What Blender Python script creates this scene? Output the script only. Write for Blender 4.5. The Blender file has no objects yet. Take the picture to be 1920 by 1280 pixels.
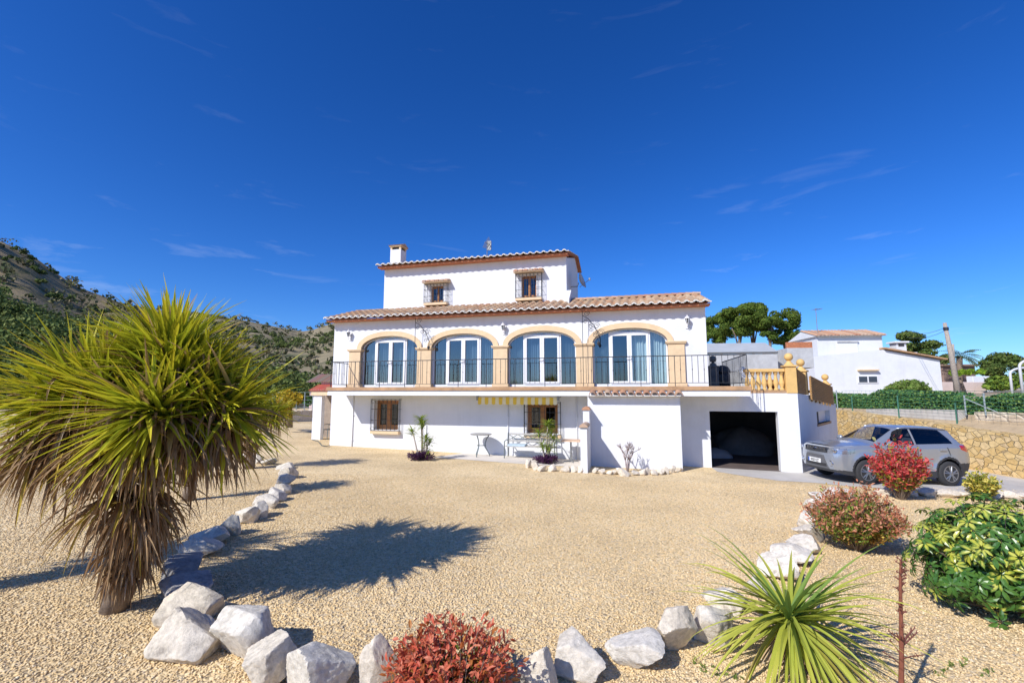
import bpy, math, random
import numpy as np
from mathutils import Vector, Matrix, noise

SC = bpy.context.scene
COL = SC.collection
random.seed(7); rng = np.random.default_rng(7)
R = math.radians

# ------------------------------------------------------------------ camera
FPX, HOR, CX, CY = 853.0, 734.0, 960.0, 640.0        # focal length, horizon row and centre on a 1920 x 1280 frame
PITCH = math.atan((HOR - CY) / FPX); CH = 2.45
cam_d = bpy.data.cameras.new('camera'); cam = bpy.data.objects.new('camera', cam_d); COL.objects.link(cam)
cam_d.sensor_width = 36.0; cam_d.lens = FPX / 1920 * 36; cam_d.clip_start = 0.05; cam_d.clip_end = 3000
cam.location = (0, 0, CH); cam.rotation_euler = (math.pi / 2 + PITCH, 0, 0)
SC.camera = cam
# ------------------------------------------------------------------ light
SUN_EL, SUN_AZ = R(39), R(47)                        # light travels forward and to the right
TRAV = Vector((math.sin(SUN_AZ) * math.cos(SUN_EL), math.cos(SUN_AZ) * math.cos(SUN_EL), -math.sin(SUN_EL)))
sun_d = bpy.data.lights.new('sun', 'SUN'); sun_d.energy = 4.6; sun_d.angle = R(0.5); sun_d.color = (1, .965, .91)
sun = bpy.data.objects.new('sun', sun_d); COL.objects.link(sun)
sun.rotation_euler = TRAV.to_track_quat('-Z', 'Y').to_euler()
world = bpy.data.worlds.new('World'); SC.world = world; world.use_nodes = True
wn = world.node_tree.nodes; wl = world.node_tree.links; wn.clear()
w_out = wn.new('ShaderNodeOutputWorld'); w_bg = wn.new('ShaderNodeBackground')
sky = wn.new('ShaderNodeTexSky'); sky.sky_type = 'NISHITA'; sky.sun_disc = False
sky.sun_elevation = SUN_EL; sky.sun_rotation = SUN_AZ + math.pi
sky.altitude = 600; sky.air_density = 1.0; sky.dust_density = 0.7; sky.ozone_density = 4.0
hs = wn.new('ShaderNodeHueSaturation'); hs.inputs['Saturation'].default_value = 1.27; hs.inputs['Value'].default_value = 1.0
wl.new(sky.outputs[0], hs.inputs['Color'])
gm = wn.new('ShaderNodeGamma'); gm.inputs[1].default_value = 1.12; 
tint = wn.new('ShaderNodeMixRGB'); tint.blend_type = 'MULTIPLY'; tint.inputs[0].default_value = 1; tint.inputs[2].default_value = (.66, .88, 1.24, 1)
wl.new(hs.outputs[0], tint.inputs[1]); wl.new(tint.outputs[0], gm.inputs[0])
# thin wisps of cirrus
tc = wn.new('ShaderNodeTexCoord'); mp = wn.new('ShaderNodeMapping'); mp.inputs['Scale'].default_value = (2.2, 3.0, 13.0)
mp.inputs['Rotation'].default_value = (0, R(-14), R(20))
wl.new(tc.outputs['Generated'], mp.inputs[0])
nz = wn.new('ShaderNodeTexNoise'); nz.inputs['Scale'].default_value = 2.1; nz.inputs['Detail'].default_value = 7; nz.inputs['Roughness'].default_value = .62; nz.inputs['Distortion'].default_value = .5
wl.new(mp.outputs[0], nz.inputs['Vector'])
rp = wn.new('ShaderNodeValToRGB'); rp.color_ramp.elements[0].position = .60; rp.color_ramp.elements[1].position = .92
rp.color_ramp.elements[0].color = (0, 0, 0, 1); rp.color_ramp.elements[1].color = (.46, .46, .46, 1)
wl.new(nz.outputs[0], rp.inputs[0])
mx = wn.new('ShaderNodeMixRGB'); mx.inputs['Color2'].default_value = (8.0, 9.0, 10.5, 1)

sz = wn.new('ShaderNodeSeparateXYZ'); wl.new(tc.outputs['Generated'], sz.inputs[0])
low = wn.new('ShaderNodeMapRange'); low.inputs[1].default_value = .05; low.inputs[2].default_value = .42; low.inputs[3].default_value = 1.0; low.inputs[4].default_value = .16; wl.new(sz.outputs['Z'], low.inputs[0])
cm = wn.new('ShaderNodeMath'); cm.operation = 'MULTIPLY'; wl.new(rp.outputs[0], cm.inputs[0]); wl.new(low.outputs[0], cm.inputs[1]); wl.new(cm.outputs[0], mx.inputs['Fac'])
wl.new(gm.outputs[0], mx.inputs['Color1'])
wl.new(mx.outputs[0], w_bg.inputs['Color']); w_bg.inputs['Strength'].default_value = 0.09
wl.new(w_bg.outputs[0], w_out.inputs[0])
vs = SC.view_settings; vs.view_transform = 'Standard'; vs.look = 'None'; vs.exposure = 0.20; vs.gamma = 1.0; vs.use_curve_mapping = False
SC.cycles.max_bounces = 6; SC.cycles.transparent_max_bounces = 12

# ------------------------------------------------------------------ survey helpers (frame pixels -> metres in the place)
cp, sp = math.cos(PITCH), math.sin(PITCH)
def ray(x, y):
    X = (x - CX) / FPX; Y = -(y - CY) / FPX
    return (X, cp - sp * Y, sp + cp * Y)
def gz(x): return -.022 * (max(-40, min(25, x)) - 4.5)
def G(x, y):
    d = ray(x, y); t = (.099 - CH) / (d[2] + .022 * d[0])
    return Vector((t * d[0], t * d[1], CH + t * d[2]))
def D(x, y, F):
    d = ray(x, y); t = F / d[1]; return Vector((t * d[0], F, CH + t * d[2]))
TH = math.atan(FPX / 3310.)
U = Vector((math.cos(TH), -math.sin(TH), 0)); V = Vector((math.sin(TH), math.cos(TH), 0))
OR = G(1330, 876); OR.z = 0
def L2W(u, v, z): return OR + U * u + V * v + Vector((0, 0, z))
def HW(x, y, vv=0.0):
    d = Vector(ray(x, y)); o = OR + V * vv
    t = o.dot(V) / d.dot(V); P = d * t - o
    return P.dot(U), CH + t * d.z

# ------------------------------------------------------------------ object helpers
def props(o, label=None, cat=None, group=None, kind=None):
    if label: o['label'] = label
    if cat: o['category'] = cat
    if group: o['group'] = group
    if kind: o['kind'] = kind
    return o
def empty(name, loc=(0, 0, 0), rz=0.0, label=None, cat=None, group=None):
    o = bpy.data.objects.new(name, None); COL.objects.link(o); o.empty_display_size = .2
    o.location = loc; o.rotation_euler = (0, 0, rz)
    return props(o, label, cat, group)
def copy_tree(o, parent=None):
    c = o.copy(); COL.objects.link(c)
    if parent: c.parent = parent
    for ch in list(o.children): copy_tree(ch, c)
    return c

class MB:
    def __init__(s): s.v = []; s.f = []; s.c = []; s.col = (1, 1, 1); s.T = None
    def pt(s, p):
        if s.T is not None: p = s.T @ Vector(p)
        s.v.append(tuple(p)); s.c.append(s.col); return len(s.v) - 1
    def add(s, vs, fs):
        b = len(s.v)
        for p in vs: s.pt(p)
        s.f += [tuple(i + b for i in f) for f in fs]
    def box(s, x0, x1, y0, y1, z0, z1):
        s.add([(x0, y0, z0), (x1, y0, z0), (x1, y1, z0), (x0, y1, z0), (x0, y0, z1), (x1, y0, z1), (x1, y1, z1), (x0, y1, z1)],
              [(0, 3, 2, 1), (4, 5, 6, 7), (0, 1, 5, 4), (1, 2, 6, 5), (2, 3, 7, 6), (3, 0, 4, 7)])
        return s
    def bbox(s, x0, x1, y0, y1, z0, z1, b=.01):        # box with chamfered vertical and top edges
        P = [(x0 + b, y0), (x1 - b, y0), (x1, y0 + b), (x1, y1 - b), (x1 - b, y1), (x0 + b, y1), (x0, y1 - b), (x0, y0 + b)]
        Q = [(min(max(x, x0 + b), x1 - b), min(max(y, y0 + b), y1 - b)) for x, y in P]
        vs = [(x, y, z0) for x, y in P] + [(x, y, z1 - b) for x, y in P] + [(x * 1.0, y, z1) for x, y in Q]
        n = 8; fs = [tuple(range(n))[::-1]]
        for k in (0, 8):
            for i in range(n): fs.append((k + i, k + (i + 1) % n, k + 8 + (i + 1) % n, k + 8 + i))
        fs.append(tuple(range(16, 24))); s.add(vs, fs); return s
    def prism(s, poly, a, b, axis='y'):                # polygon in x-z (axis y) or x-y (axis z), extruded a -> b
        n = len(poly)
        if axis == 'y': vs = [(p[0], a, p[1]) for p in poly] + [(p[0], b, p[1]) for p in poly]
        elif axis == 'x': vs = [(a, p[0], p[1]) for p in poly] + [(b, p[0], p[1]) for p in poly]
        else: vs = [(p[0], p[1], a) for p in poly] + [(p[0], p[1], b) for p in poly]
        s.add(vs, [tuple(range(n))[::-1], tuple(range(n, 2 * n))] + [(i, (i + 1) % n, n + (i + 1) % n, n + i) for i in range(n)])
        return s
    def tube(s, pts, rad, n=6, cap=True):
        pts = [Vector(p) for p in pts]
        if not hasattr(rad, '__len__'): rad = [rad] * len(pts)
        b = len(s.v); prev = None
        for i, p in enumerate(pts):
            t = (pts[min(i + 1, len(pts) - 1)] - pts[max(i - 1, 0)])
            t = t.normalized() if t.length > 1e-9 else Vector((0, 0, 1))
            if prev is None:
                a = Vector((0, 0, 1)) if abs(t.z) < .9 else Vector((1, 0, 0))
                x = t.cross(a).normalized()
            else:
                x = (prev - t * prev.dot(t)); x = x.normalized() if x.length > 1e-6 else t.cross(Vector((1, .3, .2))).normalized()
            prev = x; y = t.cross(x)
            for k in range(n):
                an = 2 * math.pi * k / n; s.pt(p + (x * math.cos(an) + y * math.sin(an)) * rad[i])
        for i in range(len(pts) - 1):
            for k in range(n):
                s.f.append((b + i * n + k, b + i * n + (k + 1) % n, b + (i + 1) * n + (k + 1) % n, b + (i + 1) * n + k))
        if cap:
            s.f.append(tuple(b + k for k in range(n))[::-1]); e = b + (len(pts) - 1) * n; s.f.append(tuple(e + k for k in range(n)))
        return s
    def lathe(s, prof, n=16, c=(0, 0, 0)):             # prof: (radius, z) pairs bottom to top
        b = len(s.v)
        for r, z in prof:
            for k in range(n):
                a = 2 * math.pi * k / n; s.pt((c[0] + r * math.cos(a), c[1] + r * math.sin(a), c[2] + z))
        for i in range(len(prof) - 1):
            for k in range(n):
                s.f.append((b + i * n + k, b + i * n + (k + 1) % n, b + (i + 1) * n + (k + 1) % n, b + (i + 1) * n + k))
        s.f.append(tuple(b + k for k in range(n))[::-1]); e = b + (len(prof) - 1) * n; s.f.append(tuple(e + k for k in range(n)))
        return s
    def blade(s, base, d, L, w, droop=.8, c0=(.2, .3, .05), c1=(.3, .35, .05), n=6, fold=.22, kink=None, tipw=2.0):
        p = Vector(base); d = Vector(d).normalized(); st = L / n
        sd = d.cross(Vector((0, 0, 1)))
        if sd.length < .15: sd = d.cross(Vector((random.random() - .5, random.random() - .5, .2)))
        sd.normalize(); tw = random.uniform(-.6, .6)
        b = len(s.v)
        for i in range(n + 1):
            t = i / n
            ww = w * min(1, .55 + 2.2 * t) * max(.03, 1 - t ** tipw) * .5
            nn = sd.cross(d).normalized()
            s2 = (sd * math.cos(tw * t) + nn * math.sin(tw * t))
            n2 = s2.cross(d).normalized()
            s.col = tuple(a + (q - a) * t for a, q in zip(c0, c1))
            s.pt(p - s2 * ww + n2 * ww * fold); s.pt(p - n2 * ww * fold); s.pt(p + s2 * ww + n2 * ww * fold)
            if kink and i == kink[0]: d = (d + Vector((0, 0, -kink[1]))).normalized()
            d = (d + Vector((0, 0, -droop * (.35 + 1.3 * t) / n))).normalized()
            sd = (sd - d * sd.dot(d)).normalized()
            p = p + d * st
        for i in range(n):
            q = b + i * 3
            s.f.append((q, q + 1, q + 4, q + 3)); s.f.append((q + 1, q + 2, q + 5, q + 4))
    def leaf(s, p, d, nrm, L, w, c, droop=.15):        # pointed oval leaf of six faces around a folded midrib
        d = d.normalized(); sd = d.cross(nrm)
        sd = sd.normalized() if sd.length > 1e-4 else Vector((1, 0, 0))
        n2 = sd.cross(d); b = len(s.v); s.col = c
        q = [p, p + d * L * .3 + sd * w * .42 + n2 * w * .12, p + d * L * .68 + sd * w * .42 + n2 * w * .06 - n2 * droop * L * .2, p + d * L - n2 * droop * L,
             p + d * L * .68 - sd * w * .42 + n2 * w * .06 - n2 * droop * L * .2, p + d * L * .3 - sd * w * .42 + n2 * w * .12, p + d * L * .5 - n2 * droop * L * .15]
        for x in q: s.pt(x)
        s.f += [(b, b + 1, b + 6), (b + 1, b + 2, b + 6), (b + 2, b + 3, b + 6), (b + 3, b + 4, b + 6), (b + 4, b + 5, b + 6), (b + 5, b, b + 6)]
    def build(s, name, mat, parent=None, smooth=False, loc=None, rz=0.0):
        me = bpy.data.meshes.new(name); me.from_pydata(s.v, [], s.f); me.update()
        ca = me.color_attributes.new('col', 'FLOAT_COLOR', 'POINT')
        a = np.ones((len(s.v), 4), np.float32)
        if len(s.v): a[:, :3] = np.array(s.c, np.float32)
        ca.data.foreach_set('color', a.ravel())
        if mat: me.materials.append(mat)
        if smooth: me.polygons.foreach_set('use_smooth', [True] * len(me.polygons))
        o = bpy.data.objects.new(name, me); COL.objects.link(o)
        if parent: o.parent = parent
        if loc is not None: o.location = loc
        o.rotation_euler = (0, 0, rz)
        return o
def smooth_angle(o, deg=40):
    me = o.data; me.polygons.foreach_set('use_smooth', [True] * len(me.polygons))
    me.set_sharp_from_angle(angle=R(deg)); return o

def np_mesh(name, verts, idx, k, cols, mat, parent=None, smooth=False):
    """verts (N,3); idx flat loop indices of k-gons; cols (N,3)"""
    me = bpy.data.meshes.new(name); nf = len(idx) // k
    me.vertices.add(len(verts)); me.vertices.foreach_set('co', np.asarray(verts, np.float32).ravel())
    me.loops.add(len(idx)); me.loops.foreach_set('vertex_index', np.asarray(idx, np.int32))
    me.polygons.add(nf); me.polygons.foreach_set('loop_start', np.arange(0, nf * k, k, dtype=np.int32))
    me.update(calc_edges=True); me.validate()
    if cols is not None:
        ca = me.color_attributes.new('col', 'FLOAT_COLOR', 'POINT')
        a = np.ones((len(verts), 4), np.float32); a[:, :3] = cols; ca.data.foreach_set('color', a.ravel())
    if mat: me.materials.append(mat)
    if smooth: me.polygons.foreach_set('use_smooth', [True] * nf)
    o = bpy.data.objects.new(name, me); COL.objects.link(o)
    if parent: o.parent = parent
    return o
def quads(C, size, col, elong=1.6, N=None):
    """leaf-sized diamonds at C, random or given normals -> verts, idx, cols"""
    n = len(C); A = rng.normal(size=(n, 3)); 
    if N is not None: A = N * 1.3 + A * .75
    A /= np.linalg.norm(A, axis=1)[:, None]
    B = np.cross(A, rng.normal(size=(n, 3))); B /= np.linalg.norm(B, axis=1)[:, None]
    Cc = np.cross(A, B); s = (size * rng.uniform(.6, 1.4, n))[:, None]
    P = np.stack([C - B * s * elong, C - Cc * s, C + B * s * elong, C + Cc * s], 1).reshape(-1, 3)
    return P, np.arange(4 * n), np.repeat(col, 4, 0)

# ------------------------------------------------------------------ materials
def new_mat(name):
    m = bpy.data.materials.new(name); m.use_nodes = True; n = m.node_tree.nodes; l = m.node_tree.links
    return m, n, l, n['Principled BSDF']
def ramp(n, stops, interp='LINEAR'):
    r = n.new('ShaderNodeValToRGB'); r.color_ramp.interpolation = interp; e = r.color_ramp.elements
    while len(e) < len(stops): e.new(.5)
    for i, (p, c) in enumerate(stops):
        e[i].position = p; e[i].color = (*c, 1) if len(c) == 3 else c
    return r
def pm(name, col, rough=.6, var=.12, scale=4.0, bump=0.0, bscale=40.0, metal=0.0, spec=.5, stain=None, sscale=.6, attr=False, coat=0.0):
    m, n, l, b = new_mat(name)
    g = n.new('ShaderNodeNewGeometry')
    t = n.new('ShaderNodeTexNoise'); t.inputs['Scale'].default_value = scale; t.inputs['Detail'].default_value = 6; t.inputs['Roughness'].default_value = .65
    l.new(g.outputs['Position'], t.inputs['Vector'])
    r = ramp(n, [(.3, tuple(max(0, c * (1 - var)) for c in col)), (.7, tuple(min(1, c * (1 + var)) for c in col))]); l.new(t.outputs[0], r.inputs[0])
    out = r.outputs[0]
    if attr:
        a = n.new('ShaderNodeAttribute'); a.attribute_name = 'col'
        mm = n.new('ShaderNodeMixRGB'); mm.blend_type = 'MULTIPLY'; mm.inputs[0].default_value = 1
        l.new(out, mm.inputs[1]); l.new(a.outputs['Color'], mm.inputs[2]); out = mm.outputs[0]
    if stain:
        t2 = n.new('ShaderNodeTexNoise'); t2.inputs['Scale'].default_value = sscale; t2.inputs['Detail'].default_value = 8; t2.inputs['Roughness'].default_value = .7
        l.new(g.outputs['Position'], t2.inputs['Vector'])
        r2 = ramp(n, [(.52, (0, 0, 0)), (.75, (1, 1, 1))]); l.new(t2.outputs[0], r2.inputs[0])
        m2 = n.new('ShaderNodeMixRGB'); l.new(r2.outputs[0], m2.inputs[0]); l.new(out, m2.inputs[1]); m2.inputs[2].default_value = (*stain, 1); out = m2.outputs[0]
    l.new(out, b.inputs['Base Color'])
    b.inputs['Roughness'].default_value = rough; b.inputs['Metallic'].default_value = metal
    b.inputs['Specular IOR Level'].default_value = spec; b.inputs['Coat Weight'].default_value = coat; b.inputs['Coat Roughness'].default_value = .06
    if bump:
        t3 = n.new('ShaderNodeTexNoise'); t3.inputs['Scale'].default_value = bscale; t3.inputs['Detail'].default_value = 5
        l.new(g.outputs['Position'], t3.inputs['Vector'])
        bp = n.new('ShaderNodeBump'); bp.inputs['Strength'].default_value = bump; bp.inputs['Distance'].default_value = .02
        l.new(t3.outputs[0], bp.inputs['Height']); l.new(bp.outputs[0], b.inputs['Normal'])
    return m
def leafm(name, trans=.35, rough=.5, spec=.35, gain=1.0):
    m, n, l, b = new_mat(name)
    a = n.new('ShaderNodeAttribute'); a.attribute_name = 'col'
    b.inputs['Roughness'].default_value = rough; b.inputs['Specular IOR Level'].default_value = spec
    l.new(a.outputs['Color'], b.inputs['Base Color'])
    tr = n.new('ShaderNodeBsdfTranslucent'); l.new(a.outputs['Color'], tr.inputs['Color'])
    mxs = n.new('ShaderNodeMixShader'); mxs.inputs[0].default_value = trans
    l.new(b.outputs[0], mxs.inputs[1]); l.new(tr.outputs[0], mxs.inputs[2]); l.new(mxs.outputs[0], n['Material Output'].inputs[0])
    return m
def glass(name, tint, mixf, rough=.02):
    m, n, l, b = new_mat(name); n.remove(b)
    t = n.new('ShaderNodeBsdfTransparent'); t.inputs[0].default_value = (*tint, 1)
    g = n.new('ShaderNodeBsdfGlossy'); g.inputs['Roughness'].default_value = rough; g.inputs[0].default_value = (.9, .95, 1, 1)
    f = n.new('ShaderNodeLayerWeight'); f.inputs[0].default_value = .5
    pw = n.new('ShaderNodeMath'); pw.operation = 'POWER'; pw.inputs[1].default_value = 4; l.new(f.outputs['Facing'], pw.inputs[0])
    ad = n.new('ShaderNodeMath'); ad.operation = 'ADD'; ad.inputs[1].default_value = mixf + .05; ad.use_clamp = True
    l.new(pw.outputs[0], ad.inputs[0]); mxs = n.new('ShaderNodeMixShader'); l.new(ad.outputs[0], mxs.inputs[0])
    l.new(t.outputs[0], mxs.inputs[1]); l.new(g.outputs[0], mxs.inputs[2]); l.new(mxs.outputs[0], n['Material Output'].inputs[0])
    return m

M = {}
M['white'] = pm('white_render', (.70, .71, .73), .85, .035, 1.3, .3, 22, stain=(.63, .635, .635), sscale=.75)
_n, _l = M['white'].node_tree.nodes, M['white'].node_tree.links; _b = _n['Principled BSDF']; _src = _b.inputs['Base Color'].links[0].from_socket
_g = _n.new('ShaderNodeNewGeometry'); _m = _n.new('ShaderNodeMapping'); _m.inputs['Scale'].default_value = (5, 5, .35); _l.new(_g.outputs['Position'], _m.inputs[0])
_t = _n.new('ShaderNodeTexNoise'); _t.inputs['Scale'].default_value = 1.0; _t.inputs['Detail'].default_value = 7; _t.inputs['Roughness'].default_value = .7; _l.new(_m.outputs[0], _t.inputs['Vector'])
_r = ramp(_n, [(.50, (1, 1, 1)), (.82, (.93, .925, .915))]); _l.new(_t.outputs[0], _r.inputs[0])   # faint rain streaks in the render coat
_x = _n.new('ShaderNodeMixRGB'); _x.blend_type = 'MULTIPLY'; _x.inputs[0].default_value = 1; _l.new(_src, _x.inputs[1]); _l.new(_r.outputs[0], _x.inputs[2]); _l.new(_x.outputs[0], _b.inputs['Base Color'])
M['white2'] = pm('white_paint', (.76, .76, .77), .45, .02)
M['door_white'] = pm('door_white', (.76, .77, .79), .35, .02)
M['stone_ochre'] = pm('ochre_stone', (.70, .52, .32), .8, .10, 6, .2, 50, stain=(.58, .42, .26), sscale=1.5)
M['tile_edge'] = pm('terracotta_edging', (.42, .25, .13), .75, .25, 3, .15, 40, stain=(.30, .21, .14), sscale=2.5)
M['cornice'] = pm('rust_cornice', (.46, .17, .08), .8, .2, 6, .1, 50)
M['roof'] = pm('roof_tile', (1, 1, 1), .85, .18, 9, .15, 60, attr=True, stain=(.30, .22, .15), sscale=2.2)
M['iron'] = pm('wrought_iron', (.035, .037, .045), .5, .2, 20, metal=.3)
M['steel_grey'] = pm('grey_metal', (.28, .29, .30), .45, .15, 15, metal=.5)
M['wood'] = pm('orange_wood', (.36, .15, .04), .45, .25, 14, .1, 60)
M['wood_pale'] = pm('weathered_wood', (.42, .30, .2), .7, .25, 12, .15, 60)
M['pine_panel'] = pm('wood_panel', (.36, .20, .07), .7, .22, 7, .2, 30)
M['ochre_bal'] = pm('yellow_stone', (.66, .42, .15), .75, .1, 6, .15, 60)
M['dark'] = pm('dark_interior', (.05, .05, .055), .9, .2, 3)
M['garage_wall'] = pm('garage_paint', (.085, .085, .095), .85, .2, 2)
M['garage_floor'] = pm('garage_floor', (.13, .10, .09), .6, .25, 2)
M['concrete'] = pm('raw_concrete', (.50, .50, .50), .85, .15, 2.5, .2, 30, stain=(.38, .375, .36), sscale=1.1)
M['drive'] = pm('driveway_concrete', (.50, .47, .43), .85, .12, 1.2, .2, 60, stain=(.42, .39, .35), sscale=.5)
M['path'] = pm('path_concrete', (.66, .60, .52), .85, .12, 1.5, .2, 60)
M['glass_blue'] = glass('window_glass', (.78, .85, .90), .10)
M['glass_dark'] = glass('small_window_glass', (.30, .33, .36), .03)
M['curtain'] = pm('blue_curtain', (.12, .17, .22), .85, .12, 2)
M['curtain_pale'] = pm('pale_curtain', (.52, .60, .58), .85, .08, 2)
M['leaf'] = leafm('leaf', .32)
M['leaf_gloss'] = leafm('glossy_leaf', .22, .32, .5)
M['dead'] = leafm('dead_leaf', .12, .75, .2)
M['far_leaf'] = leafm('far_leaf', .15, .8, .1)
M['bark'] = pm('bark', (.20, .15, .11), .9, .3, 12, .6, 25)
M['bark_pale'] = pm('pale_bark', (.36, .31, .26), .9, .3, 12, .6, 25)
M['attr'] = pm('painted', (1, 1, 1), .7, .08, 6, attr=True)

def voronoi_mat(name, stops, scale, bump, dist, rough=.9, big=None, edge=None, stretch=(1, 1, 1)):
    m, n, l, b = new_mat(name); g = n.new('ShaderNodeNewGeometry')
    mp = n.new('ShaderNodeMapping'); mp.inputs['Scale'].default_value = stretch; l.new(g.outputs['Position'], mp.inputs[0])
    wv = n.new('ShaderNodeTexNoise'); wv.inputs['Scale'].default_value = scale * .8; l.new(mp.outputs[0], wv.inputs['Vector'])
    ad = n.new('ShaderNodeVectorMath'); ad.operation = 'MULTIPLY_ADD'; ad.inputs[1].default_value = (.6 / scale,) * 3
    l.new(wv.outputs['Color'], ad.inputs[0]); l.new(mp.outputs[0], ad.inputs[2])
    v = n.new('ShaderNodeTexVoronoi'); v.inputs['Scale'].default_value = scale; l.new(ad.outputs[0], v.inputs['Vector'])
    sx = n.new('ShaderNodeSeparateColor'); l.new(v.outputs['Color'], sx.inputs[0])
    r = ramp(n, stops); l.new(sx.outputs[0], r.inputs[0]); out = r.outputs[0]
    if big:
        t = n.new('ShaderNodeTexNoise'); t.inputs['Scale'].default_value = big[0]; t.inputs['Detail'].default_value = 6; l.new(g.outputs['Position'], t.inputs['Vector'])
        r2 = ramp(n, [(.38, big[1]), (.62, big[2])]); l.new(t.outputs[0], r2.inputs[0])
        mm = n.new('ShaderNodeMixRGB'); mm.blend_type = 'MULTIPLY'; mm.inputs[0].default_value = 1; l.new(out, mm.inputs[1]); l.new(r2.outputs[0], mm.inputs[2]); out = mm.outputs[0]
    hgt = v.outputs['Distance']; inv = True
    if edge:
        v2 = n.new('ShaderNodeTexVoronoi'); v2.feature = 'DISTANCE_TO_EDGE'; v2.inputs['Scale'].default_value = scale; l.new(ad.outputs[0], v2.inputs['Vector'])
        r3 = ramp(n, [(edge[0], (1, 1, 1)), (edge[0] * 1.8, (0, 0, 0))]); l.new(v2.outputs[0], r3.inputs[0])
        t = n.new('ShaderNodeTexNoise'); t.inputs['Scale'].default_value = 9; t.inputs['Detail'].default_value = 5; l.new(g.outputs['Position'], t.inputs['Vector'])
        r4 = ramp(n, [(.3, (.8, .8, .8)), (.7, (1.15, 1.15, 1.15))]); l.new(t.outputs[0], r4.inputs[0])
        m4 = n.new('ShaderNodeMixRGB'); m4.blend_type = 'MULTIPLY'; m4.inputs[0].default_value = 1; l.new(out, m4.inputs[1]); l.new(r4.outputs[0], m4.inputs[2])
        mm = n.new('ShaderNodeMixRGB'); l.new(r3.outputs[0], mm.inputs[0]); l.new(m4.outputs[0], mm.inputs[1]); mm.inputs[2].default_value = (*edge[1], 1); out = mm.outputs[0]
        r5 = ramp(n, [(0, (0, 0, 0)), (edge[0] * 3, (1, 1, 1))]); l.new(v2.outputs[0], r5.inputs[0]); hgt = r5.outputs[0]; inv = False
    l.new(out, b.inputs['Base Color']); b.inputs['Roughness'].default_value = rough; b.inputs['Specular IOR Level'].default_value = .25
    bp = n.new('ShaderNodeBump'); bp.inputs['Strength'].default_value = bump; bp.inputs['Distance'].default_value = dist; bp.invert = inv
    l.new(hgt, bp.inputs['Height']); l.new(bp.outputs[0], b.inputs['Normal'])
    return m, n, l, b, out
GR = [(0, (.44, .33, .19)), (.14, (.64, .475, .26)), (.3, (.72, .54, .295)), (.5, (.77, .585, .325)), (.8, (.80, .63, .375)), (1, (.68, .55, .37))]
M['gravel'] = voronoi_mat('gravel_ground', GR, 30, .8, .02, big=(.5, (.86, .84, .81), (1.06, 1.06, 1.05)))[0]
M['ochre_wall'] = voronoi_mat('ochre_rubble', [(0, (.54, .36, .14)), (.35, (.62, .43, .18)), (.7, (.67, .50, .25)), (1, (.60, .44, .24))], 4.6, .9, .05, edge=(.02, (.64, .49, .27)), stretch=(1, .8, 1.25))[0]
M['pale_wall'] = voronoi_mat('pale_rubble', [(0, (.50, .40, .28)), (.5, (.60, .50, .37)), (1, (.66, .58, .46))], 2.0, .6, .05, edge=(.04, (.62, .54, .42)))[0]
# limestone for the border rocks
m, n, l, b = new_mat('limestone'); g = n.new('ShaderNodeNewGeometry'); oi = n.new('ShaderNodeObjectInfo')
t1 = n.new('ShaderNodeTexNoise'); t1.inputs['Scale'].default_value = 4.5; t1.inputs['Detail'].default_value = 8; t1.inputs['Roughness'].default_value = .7
l.new(g.outputs['Position'], t1.inputs['Vector'])
r1 = ramp(n, [(.30, (.40, .36, .31)), (.42, (.60, .55, .47)), (.62, (.70, .65, .57)), (.78, (.66, .50, .32))]); l.new(t1.outputs[0], r1.inputs[0])
t2 = n.new('ShaderNodeTexNoise'); t2.inputs['Scale'].default_value = 18; t2.inputs['Detail'].default_value = 8; t2.inputs['Roughness'].default_value = .75; l.new(g.outputs['Position'], t2.inputs['Vector'])
r2 = ramp(n, [(.3, (.72, .72, .72)), (.6, (1.08, 1.08, 1.08))]); l.new(t2.outputs[0], r2.inputs[0])
mm = n.new('ShaderNodeMixRGB'); mm.blend_type = 'MULTIPLY'; mm.inputs[0].default_value = 1; l.new(r1.outputs[0], mm.inputs[1]); l.new(r2.outputs[0], mm.inputs[2])
m3 = n.new('ShaderNodeMixRGB'); m3.blend_type = 'MULTIPLY'; m3.inputs[0].default_value = 1; l.new(mm.outputs[0], m3.inputs[1]); l.new(oi.outputs['Color'], m3.inputs[2])
l.new(m3.outputs[0], b.inputs['Base Color']); b.inputs['Roughness'].default_value = .9; b.inputs['Specular IOR Level'].default_value = .2
bp = n.new('ShaderNodeBump'); bp.inputs['Strength'].default_value = .7; bp.inputs['Distance'].default_value = .03; l.new(t2.outputs[0], bp.inputs['Height']); l.new(bp.outputs[0], b.inputs['Normal'])
M['rock'] = m
# ------------------------------------------------------------------ ground
xs = sorted(set([-500, -300, -200, -120, -80, -60, -40] + list(range(-36, 26, 2)) + [25, 30, 40, 60, 90, 150, 250, 400, 600]))
ys = sorted(set([-60, -20] + list(range(-8, 50, 2)) + [55, 60, 70, 85, 100, 130, 180, 260, 400, 600]))
mb = MB()
def tz(x, y): return gz(x) - .35 * max(0, min(1, (y - 40) / 40))
for y in ys:
    for x in xs: mb.pt((x, y, tz(x, y)))
nx = len(xs)
for j in range(len(ys) - 1):
    for i in range(nx - 1): mb.f.append((j * nx + i, j * nx + i + 1, (j + 1) * nx + i + 1, (j + 1) * nx + i))
props(mb.build('ground', M['gravel'], smooth=True), kind='structure')
def sheet(name, pix, mat, dz, kind='structure', world_pts=None):
    P = world_pts or [G(*q) for q in pix]; m_ = MB(); m_.add([(p[0], p[1], gz(p[0]) + dz) for p in P], [tuple(range(len(P)))])
    return props(m_.build(name, mat), kind=kind)
def wl(u, v): p = L2W(u, v, 0); return (p.x, p.y)
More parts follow.
